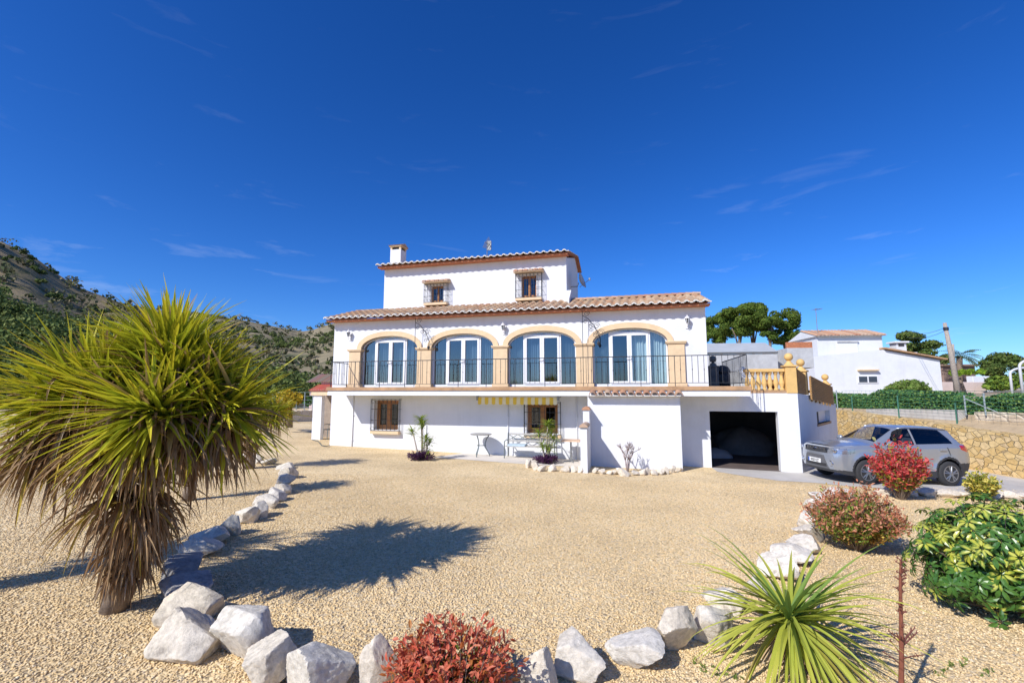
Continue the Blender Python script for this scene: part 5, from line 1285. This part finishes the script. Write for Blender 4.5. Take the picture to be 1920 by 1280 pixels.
# second run of hedge going left behind the garage corner
# wire fence posts
gp_ = pm('green_post', (.05, .16, .11), .5, .1, 8); gl_ = pm('galvanised', (.38, .44, .45), .5, .1, 8, metal=.4)
def fence_post(px, py0, py1, Fd, mat, lab, brace=False):
    b_ = D(px, py1, Fd); h_ = D(px, py0, Fd).z - b_.z; t = empty('fence_post', b_, 0, lab, 'fence post', 'wire fence posts')
    q = MB(); q.tube([(0, 0, -.1), (0, 0, h_)], .026, 8); q.lathe([(.04, h_), (.03, h_ + .02)], 8); q.build('post', mat, t)
    if brace: q = MB(); q.tube([(0, 0, h_ * .85), (.75, -.5, 0)], .022, 6); q.build('brace', mat, t)
fence_post(1811, 742, 773, 17.6, gl_, 'pale fence post with a slanting brace in front of the hedge', True)
fence_post(1848, 738, 773, 16.9, gl_, 'thin pale fence post right of the braced post')
fence_post(1571, 732, 772, 24.0, gl_, 'pale fence post beside the end of the garage terrace')
fence_post(1686, 742, 783, 19.4, gp_, 'dark green fence post above the middle of the retaining wall')
fence_post(1795, 756, 797, 17.7, gp_, 'dark green fence post at the end of the grey rendered wall')
fence_post(1599, 744, 772, 22.6, gp_, 'dark green fence post nearest to the garage')
fm = MB()
for k in range(7):
    z = 1.7 + k * .13; fm.tube([(17.05, 8, z - .1), (17.0, 17.6, z), (16.9, 23.5, z + .02)], .006, 4)
for k in range(60):
    y = 8 + k * .26; fm.tube([(17.03, y, 1.55), (17.03, y, 2.5)], .0035, 3)
props(fm.build('wire_fence', gp_), 'green wire mesh fence stretched along the hedge', 'fence')

# ------------------------------------------------------------------ trees
def tree(name, loc, blobs, n_per, leaf, palette, trunk, label, group=None, cat='tree', bark='bark', elong=1.5):
    """blobs: (x, y, z, rx, ry, rz) leaf clumps relative to loc; trunk: list of limb polylines with radii"""
    t = empty(name, loc, 0, label, cat, group); q = MB()
    for pts, r0, r1 in trunk:
        k = len(pts); q.tube(pts, [r0 + (r1 - r0) * i / (k - 1) for i in range(k)], 8)
    if trunk: q.build('trunk', M[bark], t, True)
    Cs, Ns, Ks = [], [], []; pal = np.array(palette)
    for (x, y, z, rx, ry, rz) in blobs:
        m_ = int(n_per * (rx * ry + rx * rz + ry * rz) / 3); d = rng.normal(size=(m_, 3)); d /= np.linalg.norm(d, axis=1)[:, None]
        rr = rng.uniform(.55, 1.06, m_) ** .6; lum = np.array([noise.noise(Vector(v) * 2.3 + Vector((x, y, z))) for v in d]); rr *= 1 + .28 * lum
        Cs.append(np.array((x, y, z)) + d * rr[:, None] * np.array((rx, ry, rz))); Ns.append(d)
        Ks.append(pal[rng.integers(0, len(pal), m_)] * rng.uniform(.75, 1.2, (m_, 1)) * rng.uniform(.8, 1.15))
    P_, I_, K_ = quads(np.concatenate(Cs), leaf, np.concatenate(Ks), elong, np.concatenate(Ns))
    np_mesh('crown', P_, I_, 4, K_, M['far_leaf'], t); return t
PINE = [(.085, .14, .025), (.12, .18, .03), (.16, .22, .04), (.06, .11, .02), (.14, .18, .03)]
def blobs_from(F, base, spec, depth=1.0):
    out = []
    for (px, py, rx, ry) in spec:
        p = D(px, py, F + random.uniform(-1.2, 1.2)) - base; s = F / FPX; out.append((p.x, p.y, p.z, rx * s, rx * s * depth, ry * s))
    return out
pines = [(1352, [(1345, 612, 34, 22), (1365, 596, 22, 15), (1335, 635, 26, 12)], 50, 'umbrella pine nearest to the villa wall in the group behind the terrace'),
         (1386, [(1385, 590, 30, 20), (1372, 615, 24, 18), (1396, 612, 24, 18)], 48, 'second umbrella pine from the villa wall, behind the raw concrete building'),
         (1412, [(1410, 582, 30, 15), (1402, 604, 28, 17), (1425, 604, 22, 18)], 51, 'tallest umbrella pine in the middle of the group'),
         (1444, [(1438, 590, 22, 18), (1450, 612, 26, 18), (1440, 630, 16, 10)], 47, 'umbrella pine right of the tallest one'),
         (1472, [(1474, 600, 26, 22), (1488, 620, 17, 18), (1462, 630, 24, 12), (1476, 640, 26, 7)], 49, 'umbrella pine at the right end of the group behind the terrace')]
for px, spec, Fd, lab in pines:
    b_ = D(px, 700, Fd); b_.z = 2.6; s = Fd / FPX; tk = D(px, 650, Fd) - b_; tp = D(px + 2, 600, Fd) - b_
    limbs = [([(0, 0, -.5), (tk.x * .5 + .1, 0, tk.z * .5), tuple(tk), tuple(tp)], .24, .1)]
    for (qx, qy, rx, ry) in spec: e = D(qx, qy, Fd) - b_; limbs.append(([tuple(tk * .9), tuple(tk.lerp(e, .5) + Vector((0, 0, .2))), tuple(e)], .10, .04))
    sp_ = []
    for (qx, qy, rx, ry) in spec:
        for k in range(8):
            an = random.uniform(0, 6.283); sp_.append((qx + rx * .62 * math.cos(an), qy + ry * .6 * math.sin(an), rx * random.uniform(.38, .55), ry * random.uniform(.38, .55)))
    tree('umbrella_pine', b_, blobs_from(Fd, b_, sp_, .9), 1500, .055, PINE, limbs, lab, 'umbrella pines behind the terrace', elong=1.9)
def simple_tree(px, pyb, Fd, spec, pal, lab, name='tree', n_per=700, leaf=.085, group=None, trunk=True, cat='tree', sub=5):
    b_ = D(px, pyb, Fd); sp_ = []
    for (qx, qy, rx, ry) in spec:
        for k in range(sub):
            an = random.uniform(0, 6.283); sp_.append((qx + rx * .55 * math.cos(an), qy + ry * .55 * math.sin(an), rx * random.uniform(.42, .6), ry * random.uniform(.42, .6)))
    e = D(spec[0][0], spec[0][1], Fd) - b_
    return tree(name, b_, blobs_from(Fd, b_, sp_, .9), n_per, leaf, pal, [([(0, 0, -.3), tuple(e * .5), tuple(e)], .18, .05)] if trunk else [], lab, group, cat)
OAK = [(.08, .13, .03), (.12, .17, .04), (.17, .2, .05), (.065, .10, .025)]
simple_tree(1715, 690, 52, [(1700, 640, 34, 18), (1735, 652, 30, 16), (1765, 668, 22, 16), (1700, 665, 30, 14)], OAK, 'spreading dark green tree behind the white neighbouring house', n_per=600)
simple_tree(1880, 730, 44, [(1878, 682, 34, 20), (1862, 700, 24, 16), (1910, 690, 22, 24)], OAK, 'rounded dark green tree at the right edge of the photo', n_per=600)
simple_tree(1880, 735, 36, [(1880, 718, 30, 14), (1905, 712, 16, 16), (1862, 722, 16, 10)], [(.14, .22, .03), (.2, .27, .04), (.09, .15, .03)], 'bright green bush below the rounded tree at the right edge', 'bush', leaf=.08, trunk=False, cat='bush')
simple_tree(1808, 735, 31, [(1795, 700, 14, 5), (1815, 697, 18, 5), (1832, 696, 14, 5), (1785, 697, 7, 4)], [(.16, .26, .02), (.22, .33, .03), (.11, .2, .02)], 'small flat topped tree with bright green foliage behind the hedge', leaf=.06, n_per=900)
simple_tree(1700, 740, 27.5, [(1700, 726, 36, 14), (1680, 730, 20, 10), (1720, 732, 24, 10)], [(.10, .17, .03), (.16, .23, .05), (.2, .25, .07)], 'leafy green shrub in front of the white neighbouring house', 'shrub', leaf=.05, n_per=1400, trunk=False, cat='shrub', sub=8)
# date palm
pbq = D(1799, 720, 48); t = empty('date_palm', pbq, 0, 'feathery date palm behind the utility pole', 'palm'); q = MB(); hp_ = D(1799, 668, 48) - pbq
q.tube([(0, 0, -1), tuple(hp_ * .6), tuple(hp_)], [.3, .25, .25], 8); q.build('trunk', M['bark'], t, True); lv = MB()
for k in range(34):
    an = random.uniform(0, 6.283); z = random.uniform(-.3, 1.3); d = Vector((math.cos(an), math.sin(an), z)).normalized(); p = hp_.copy(); st = .16
    for j in range(11):
        p = p + d * st; d = (d + Vector((0, 0, -.11))).normalized(); sd = d.cross(Vector((0, 0, 1))).normalized()
        for s_ in (-1, 1): lv.leaf(p, (sd * s_ + d * .6 - Vector((0, 0, .3))).normalized(), Vector((0, 0, 1)), .5 * (1 - abs(j - 5) / 9), .07, mixc((.07, .11, .03), (.16, .19, .06), random.random()), .1)
lv.build('fronds', M['far_leaf'], t)

# ------------------------------------------------------------------ neighbouring buildings
def facebox(mb_, a, b_, zb, zt, depth):               # wall slab from a to b (xy), going back by depth
    d = Vector((b_[0] - a[0], b_[1] - a[1], 0)).normalized(); nn = Vector((-d.y, d.x, 0)) * depth
    P = [(a[0], a[1]), (b_[0], b_[1]), (b_[0] + nn.x, b_[1] + nn.y), (a[0] + nn.x, a[1] + nn.y)]
    mb_.prism(P, zb, zt, 'z')
nh = empty('white_house', D(1650, 735, 33), math.radians(-6), 'white neighbouring house with a small tiled upper floor and a sloping gable', 'house')
NO = nh.location.copy(); ca_, sa_ = math.cos(R(-6)), math.sin(R(-6))
def nl(px, py, dep=0.0):                               # survey frame -> house axes on its front wall plane
    d = Vector(ray(px, py)); nv = Vector((-sa_, ca_, 0)); o = Vector((NO.x, NO.y, 0)) + nv * dep
    P = d * (o.dot(nv) / d.dot(nv)); r_ = Vector((P.x - NO.x, P.y - NO.y, 0)); return r_.x * ca_ + r_.y * sa_, CH + P.z - NO.z
L_, R_ = nl(1530, 735)[0], nl(1768, 735)[0]; gA_ = nl(1655, 654); gR_ = nl(1765, 672); gLf = nl(1530, 668)
q = MB(); q.prism([(L_, -1.2), (R_, -1.2), (R_, gR_[1] - .1), (gA_[0], gA_[1] - .06), (L_, gLf[1])], 0, .3); 
q.box(L_, L_ + .3, .303, 8, -1.2, gLf[1]); q.box(R_ - .3, R_, .303, 8, -1.2, gR_[1] - .12); q.build('wall', M['white'], nh)
q = MB(); q.prism([(gA_[0] + .02, gA_[1]), (R_ + .35, gR_[1] - .1), (R_ + .35, gR_[1]), (gA_[0] + .02, gA_[1] + .11)], -.25, 8.2); rr_ = q.build('roof', M['tile_edge'], nh)
UL_, UR_ = nl(1533, 650, .4)[0], nl(1655, 650, .4)[0]; uz0, uz1 = nl(1600, 662, .4)[1], nl(1600, 630, .4)[1]
q = MB(); q.box(UL_, UR_, .4, 5, uz0 - .8, uz1); q.build('upper_wall', M['white'], nh)
nr = MB(); 
for k in range(20):
    u0_ = UL_ - .2 + (UR_ - UL_ + .4) * k / 20; u1_ = UL_ - .2 + (UR_ - UL_ + .4) * (k + .92) / 20; nr.col = random.choice(TC)
    nr.prism([(u0_, 0), ((u0_ + u1_) / 2, .10), (u1_, 0)], 0, 1, 'y')
for i, (x, y, z) in enumerate(nr.v): nr.v[i] = (x, .1 + y * 2.2, z + uz1 + .03 + y * .62)
nro = nr.build('upper_roof', M['roof'], nh)
q = MB(); q.prism([(.1, uz1 + .0), (2.3, uz1 + .6), (4.5, uz1 + .0)], UL_ - .15, UR_ + .15, 'x'); q.build('upper_gable', M['white'], nh)
def nwin(x0, y0, x1, y1, mat, dep, shutter=None):
    a, b_ = nl(x0, y1, dep), nl(x1, y0, dep); q = MB(); q.bbox(a[0], b_[0], dep - .06, dep - .003, a[1], b_[1], .01); w = q.build('window', M['white2'], nh)
    q = MB()
    if shutter is None:
        m_ = (a[0] + b_[0]) / 2
        for s0, s1 in ((a[0] + .08, m_ - .05), (m_ + .05, b_[0] - .08)): q.box(s0, s1, dep - .075, dep - .062, a[1] + .06, b_[1] - .06)
        q.build('pane', pm('dark_glass', (.05, .06, .08), .1, .1), w)
    else:
        q.bbox(a[0] - .05, b_[0] + .05, dep - .12, dep - .062, b_[1] - .03, b_[1] + .08, .01); q.build('shutter_box', M['concrete'], w)
nwin(1608, 704, 1645, 718, None, 0); nwin(1571, 641, 1607, 664, None, .4, 1)
a = nl(1607, 695); b_ = nl(1645, 695); q = MB(); q.bbox(a[0], b_[0], -.25, -.003, a[1], a[1] + .1, .01); q.build('window_hood', M['stone_ochre'], nh)
cxn = nl(1690, 650, 1.5); q = MB(); q.box(cxn[0] - .35, cxn[0] + .35, 1.5, 2.2, 1.5, cxn[1] + .3); q.bbox(cxn[0] - .5, cxn[0] + .5, 1.35, 2.35, cxn[1] + .3, cxn[1] + .42, .02)
ck = q.build('chimney', M['white'], nh); q = MB(); q.box(cxn[0] - .2, cxn[0] + .2, 1.49, 2.1, cxn[1] + .02, cxn[1] + .24); q.build('flue', M['dark'], ck)
q = MB(); e0 = nl(1668, 625, 2.2); e1 = nl(1720, 660, 1.2); q.box(UR_ + .003, UR_ + .7, 2.2, 5, uz0 - .5, uz1 + .35); q.box(cxn[0] + .353, e1[0], 1.2, 3, 1.5, e1[1]); q.build('rear_wall', M['white'], nh)
# neighbour's aerial
q = MB(); p = D(1534, 640, 34.5); an2 = empty('tv_aerial', p, 0, 'tall thin TV aerial at the left end of the neighbouring house', 'aerial'); zt = D(1534, 578, 34.5).z - p.z
q.tube([(0, 0, -.5), (0, 0, zt)], .025, 6); q.tube([(-.2, 0, zt - .1), (.5, 0, zt)], .015, 5); [q.tube([(-.15 + .12 * k, -.3, zt - .08), (-.15 + .12 * k, .3, zt - .08)], .01, 4) for k in range(5)]; q.build('mast', M['steel_grey'], an2)
# raw concrete building: sloped slab, beam, open bay, brick topped block
cb = empty('concrete_building', D(1440, 735, 27), R(-8), 'unfinished grey concrete building behind the terrace balustrade', 'building'); NO = cb.location.copy(); ca_, sa_ = math.cos(R(-8)), math.sin(R(-8))
x0, zb_ = nl(1322, 697); x1, _ = nl(1460, 697); zt_ = nl(1455, 663)[1]
q = MB(); q.bbox(x0, x1, 0, .4, zb_, zt_, .01); q.build('beam', M['concrete'], cb)
z2 = nl(1475, 645, 1.6)[1]; q = MB(); q.prism([(-.02, zt_ + .003), (1.7, z2), (1.7, z2 + .12), (-.12, zt_ + .12)], x0 - .2, x1 - .0, 'x'); q.build('sloped_slab', pm('pale_slab', (.40, .42, .43), .7, .12, 2, stain=(.32, .33, .33), sscale=1), cb)
q = MB(); q.bbox(x1 - .55, x1 - .1, .02, .4, -1, zb_ - .003, .01); q.bbox(x0 + .6, x0 + .9, .02, .4, -1, zb_ - .003, .01); q.build('column', M['concrete'], cb)
bwq = MB(); bwq.box(x0, x1 + 2.2, 4.5, 4.7, -1, zb_ + 1); bwq.build('back_wall', M['concrete'], cb)
a0, a1 = nl(1478, 690, .2)[0], nl(1527, 690, .2)[0]; zz0, zz1, zz2 = nl(1500, 689, .2)[1], nl(1500, 652, .2)[1], nl(1500, 641, .2)[1]
q = MB(); q.prism([(.2, zz0), (2.6, zz0 - .1), (2.6, zz1 + .0), (.2, zz1)], a0, a1, 'x'); q.build('block', M['concrete'], cb)
q = MB(); q.bbox(a0 + .01, a1 - .01, .22, .42, zz1 + .003, zz2, .01); q.build('brick_course', pm('raw_brick', (.46, .17, .08), .9, .3, 9, .3, 20), cb)
q = MB(); q.prism([(.402, zb_ + .1), (1.6, zb_ + .1), (1.6, z2), (.402, zt_ + .2)], x1 - .25, x1 - .05, 'x'); q.build('cheek_wall', M['concrete'], cb)
sh_ = D(1335, 660, 25); q = MB(); q.bbox(-.9, .9, -.02, 1.3, 0, .12, .02); q.tube([(-.8, 0, -2), (-.8, 0, 0)], .05, 6)
# utility pole
ub = D(1798, 735, 26.5); up = empty('utility_pole', ub, 0, 'leaning wooden utility pole with two cables behind the hedge', 'utility pole'); tp = D(1771, 605, 26.5) - ub
q = MB(); q.tube([(0, 0, -.8), tuple(tp * .5), tuple(tp)], [.16, .13, .09], 10); q.build('pole', M['bark_pale'], up, True)
q = MB(); q.lathe([(.13, 0), (.13, .18)], 10, tuple(tp * .89)); q.build('bracket', M['iron'], up)
q = MB()
for (fz, ex, ey) in ((.89, 1700, 632), (.93, 1700, 622)):
    s_ = tp * fz; e = D(ex, ey, 33) - ub; q.tube([tuple(s_.lerp(e, f) - Vector((0, 0, .25 * math.sin(math.pi * f)))) for f in (0, .2, .4, .6, .8, 1)], .012, 4)
q.build('cable', M['iron'], up)
p2 = D(1790, 735, 27.5); q = MB(); t2 = D(1786, 645, 27.5) - p2; q.tube([(0, 0, -.8), tuple(t2)], [.09, .07], 8)
props(q.build('prop_pole', M['bark_pale'], None, True, loc=p2), 'shorter bare pole standing beside the leaning utility pole', 'pole')
# pale walls beyond
for (xa, ya, xb_, yb, Fd, mat, lab, nm) in ((1765, 716, 1850, 738, 36, pm('pink_render', (.60, .48, .42), .9, .1, 2), 'low pinkish wall beyond the utility pole', 'garden_wall'), (1768, 686, 1828, 702, 50, pm('brown_render', (.28, .19, .15), .9, .15, 2), 'flat roofed brown building in front of the date palm', 'far_building'), (1825, 705, 1860, 716, 40, M['white'], 'short white wall between the flat topped tree and the bush', 'garden_wall')):
    a, b_ = D(xa, yb, Fd), D(xb_, ya, Fd); q = MB(); q.bbox(0, b_.x - a.x, 0, .6, -1, b_.z - a.z, .03)
    if nm == 'far_building': q.bbox(-.2, b_.x - a.x + .2, -.3, 3, b_.z - a.z, b_.z - a.z + .18, .03)
    props(q.build(nm, mat, None, loc=a), lab, 'building' if nm == 'far_building' else 'wall')
# curved pale hoops
for px, py, r_, Fd, lab in ((1897, 727, 1.25, 21, 'left one of two pale curved pipe hoops at the right edge'), (1916, 722, 1.6, 19, 'right one of two pale curved pipe hoops at the right edge')):
    b_ = D(px, py, Fd); tz_ = D(px, 690 if px < 1900 else 672, Fd).z - b_.z; q = MB()
    q.tube([(0, 0, -.6), (0, 0, tz_ * .7)] + [(r_ * .6 * (1 - math.cos(a)), 0, tz_ * .7 + tz_ * .32 * math.sin(a)) for a in [k * .196 for k in range(1, 9)]] + [(r_ * 1.5, 0, tz_)], .05, 8)
    props(q.build('pipe_hoop', pm('pale_pipe', (.6, .6, .6), .5, .05), None, True, loc=b_), lab, 'pipe hoop', 'pale curved pipe hoops')

# ------------------------------------------------------------------ left background: outbuilding, walls, shrubs
ob = empty('outbuilding', D(612, 735, 46), R(-10), 'small house with red and brown tiled roofs behind the left corner of the villa', 'house'); NO = ob.location.copy(); ca_, sa_ = math.cos(R(-10)), math.sin(R(-10))
a0, a1 = nl(580, 720)[0], nl(660, 720)[0]; q = MB(); q.box(a0 + .1, a1, .0, 5, -2.5, nl(600, 730)[1]); q.box(a0 + .3, a1, 1.6, 5, nl(600, 731)[1], nl(600, 716, 1.6)[1]); q.build('wall', pm('pink_wall', (.52, .40, .38), .9, .1, 2), ob)
def rib_roof(nm, x0, x1, y0, y1, z0, z1, mat, tone):
    q = MB(); k = round((x1 - x0) / .26)
    for i in range(k):
        q.col = tuple(c * random.uniform(.8, 1.2) for c in tone); xa = x0 + (x1 - x0) * i / k; xb = x0 + (x1 - x0) * (i + 1) / k; xm = (xa + xb) / 2
        q.add([(xa, y0, z0), (xm, y0, z0 + .09), (xb, y0, z0), (xa, y1, z1), (xm, y1, z1 + .09), (xb, y1, z1)], [(0, 1, 4, 3), (1, 2, 5, 4)])
    q.build(nm, mat, ob)
rib_roof('porch_roof', a0, a1, -.3, 1.59, nl(600, 733)[1], nl(600, 721, 1.6)[1], M['roof'], (.62, .17, .09))
rib_roof('roof', nl(585, 710, 2.5)[0], a1, 1.3, 3.6, nl(600, 717, 1.3)[1], nl(600, 702, 3.6)[1], M['roof'], (.36, .24, .17))
q = MB()
pts = []
for i in range(26):
    f = i / 25; p = D(525 + 70 * f, 782, 31 + 2 * f); pts.append((p.x, p.y, D(560, 768, 33).z + .12 * noise.noise(Vector((i * .6, 0, 0)))))
wall_run('rubble_wall', pts, .6, M['pale_wall'], 'low pale stone wall across the gravel left of the villa')
q = MB(); b_ = D(495, 775, 36); e_ = D(600, 775, 36); n = 7
for i in range(n + 1):
    p = b_.lerp(e_, i / n); q.tube([(p.x, p.y, .2), (p.x, p.y, 2.4)], .03, 6)
for z in (.6, .9, 1.2, 1.5, 1.8, 2.1, 2.4): q.tube([(b_.x, b_.y, z), (e_.x, e_.y, z)], .008, 4)
props(q.build('wire_fence', gl_), 'grey wire fence behind the yellow shrub on the left', 'fence')
simple_tree(543, 790, 24, [(545, 750, 24, 22), (537, 768, 20, 16)], [(.60, .38, .03), (.66, .47, .05), (.45, .32, .03), (.3, .26, .03)], 'round shrub covered in yellow blossom beyond the smaller cordyline', 'blossom_shrub', leaf=.05, n_per=1500, cat='shrub', sub=8)
simple_tree(590, 770, 38, [(585, 752, 16, 10), (600, 756, 12, 8)], [(.05, .12, .03), (.08, .17, .04)], 'dark green hedge bush behind the low stone wall on the left', 'bush', leaf=.07, n_per=900, trunk=False, cat='bush')

# ------------------------------------------------------------------ hills
def hill(name, sky_pts, foot, ridge, mat, seed, back=1.5, px_rng=(-900, 700), nstep=80, zfoot=-.3, nk=26):
    q = MB(); px0, px1 = px_rng
    for i in range(nstep + 1):
        px = px0 + (px1 - px0) * i / nstep; py = lerp_tab(sky_pts, px); d = Vector(ray(px, py)); hd = Vector((d.x, d.y, 0)); L = hd.length; hd /= L
        el = d.z / L; Rr = ridge(px) if callable(ridge) else ridge; zr = CH + el * Rr
        for k in range(nk + 1):
            f = k / nk; r_ = foot + (Rr - foot) * f; z = zfoot + (zr - zfoot) * (f ** 1.15)
            p = hd * r_; z += (1.0 if k not in (0, nk) else .35) * min(3.5, zr * .06) * noise.fractal(Vector((p.x * .03 + seed, p.y * .03, 0)), 1, 2, 4)
            q.pt((p.x, p.y, z))
        p = hd * Rr * back; q.pt((p.x, p.y, -3))
    m_ = nk + 2
    for i in range(nstep):
        for k in range(nk + 1): q.f.append((i * m_ + k, (i + 1) * m_ + k, (i + 1) * m_ + k + 1, i * m_ + k + 1))
    o = q.build(name, mat, smooth=True); return props(o, kind='structure'), np.array(q.v).reshape(nstep + 1, m_, 3)
def hill_mat(name, cols, scale, thr):
    m, n, l, b = new_mat(name); g = n.new('ShaderNodeNewGeometry')
    t = n.new('ShaderNodeTexNoise'); t.inputs['Scale'].default_value = scale; t.inputs['Detail'].default_value = 9; t.inputs['Roughness'].default_value = .68; l.new(g.outputs['Position'], t.inputs['Vector'])
    r = ramp(n, [(.34, cols[0]), (.44, cols[1]), (.54, cols[2]), (.68, cols[3])]); l.new(t.outputs[0], r.inputs[0]); l.new(r.outputs[0], b.inputs['Base Color']); b.inputs['Roughness'].default_value = .95; b.inputs['Specular IOR Level'].default_value = .1
    bp = n.new('ShaderNodeBump'); bp.inputs['Strength'].default_value = .8; bp.inputs['Distance'].default_value = 1.2; l.new(t.outputs[0], bp.inputs['Height']); l.new(bp.outputs[0], b.inputs['Normal'])
    return m
HM = hill_mat('hillside', [(.09, .10, .045), (.21, .17, .09), (.31, .235, .135), (.23, .20, .11)], .11, .5)
HM2 = hill_mat('far_hillside', [(.09, .11, .055), (.18, .165, .095), (.28, .23, .15), (.22, .20, .12)], .06, .5)
SK1 = [(-1200, 420), (-500, 380), (-200, 405), (0, 452), (60, 478), (110, 515), (150, 540), (250, 575), (330, 612), (420, 660), (520, 715), (600, 745)]
SK2 = [(-200, 560), (200, 575), (380, 588), (440, 598), (520, 612), (575, 622), (605, 612), (640, 604), (760, 600), (900, 640), (1100, 700), (1300, 730)]
h1, hv1 = hill('near_hill', SK1, 58, 190, HM, 3.0, px_rng=(-1100, 560)); h2, hv2 = hill('far_hill', SK2, 75, 330, HM2, 9.0, px_rng=(-200, 1300))
def forest(name, hv, dens, n, size, pal, nleaf, seed, leaf):
    Cs, Ns, Ks = [], [], []; pal = np.array(pal); a, m_ = hv.shape[:2]; r_ = random.Random(seed); cnt = 0; tries = 0
    while cnt < n and tries < n * 60:
        tries += 1; i = r_.uniform(0, a - 1.001); k = r_.uniform(0, m_ - 2.001); i0, k0 = int(i), int(k)
        p = hv[i0, k0] * (1 - (i - i0)) * (1 - (k - k0)) + hv[i0 + 1, k0] * (i - i0) * (1 - (k - k0)) + hv[i0, k0 + 1] * (1 - (i - i0)) * (k - k0) + hv[i0 + 1, k0 + 1] * (i - i0) * (k - k0)
        f = k / (m_ - 2); px = CX + FPX * p[0] / p[1] if p[1] > 1 else -999
        dp = dens(f, px, p); 
        if r_.random() > dp: continue
        s = size * r_.uniform(.6, 1.35) * (.24 + .76 * min(1, dp * 1.2)); nb = r_.randint(2, 4)
        for b_ in range(nb):
            c = p + np.array((r_.uniform(-.5, .5) * s, r_.uniform(-.5, .5) * s, s * r_.uniform(.35, .95))); rad = s * r_.uniform(.38, .62); m2 = nleaf // nb
            d = rng.normal(size=(m2, 3)); d[:, 2] = np.abs(d[:, 2]) * .9 - .25; d /= np.linalg.norm(d, axis=1)[:, None]
            Cs.append(c + d * rad * rng.uniform(.7, 1.08, (m2, 1))); Ns.append(d); Ks.append(pal[rng.integers(0, len(pal), m2)] * r_.uniform(.7, 1.25))
        cnt += 1
    P_, I_, K_ = quads(np.concatenate(Cs), leaf, np.concatenate(Ks), 1.3, np.concatenate(Ns))
    props(np_mesh(name, P_, I_, 4, K_, M['far_leaf']), kind='stuff')
FP = [(.09, .13, .035), (.125, .165, .045), (.16, .195, .055), (.065, .10, .03), (.19, .22, .07)]
def d1(f, px, p):
    nn = noise.noise(Vector((p[0] * .035, p[1] * .035, 1)))
    return 1.0 if f < .32 + .14 * nn else (.14 if nn > .05 else .05)
def d2(f, px, p):
    nn = noise.noise(Vector((p[0] * .02, p[1] * .02, 4)))
    if f < .10 + .04 * nn: return .9
    if f > .95: return .16
    if f > .5 and f < .60 + .08 * nn: return .45
    return .16 if nn > .1 else .05
forest('near_woodland', hv1, d1, 1500, 3.5, FP, 220, 5, .155); forest('far_woodland', hv2, d2, 1900, 3.3, FP, 120, 6, .2)

def d3(f, px, p): return .9 if f > .32 else .2
def d4(f, px, p): return .9 if f > .12 else .2
SCR = [(.12, .14, .06), (.18, .18, .085), (.22, .20, .11), (.09, .11, .05), (.26, .22, .13)]
forest('near_scrub', hv1, d3, 650, 1.7, SCR, 26, 11, .28); forest('far_scrub', hv2, d4, 1300, 2.1, SCR, 24, 12, .38)
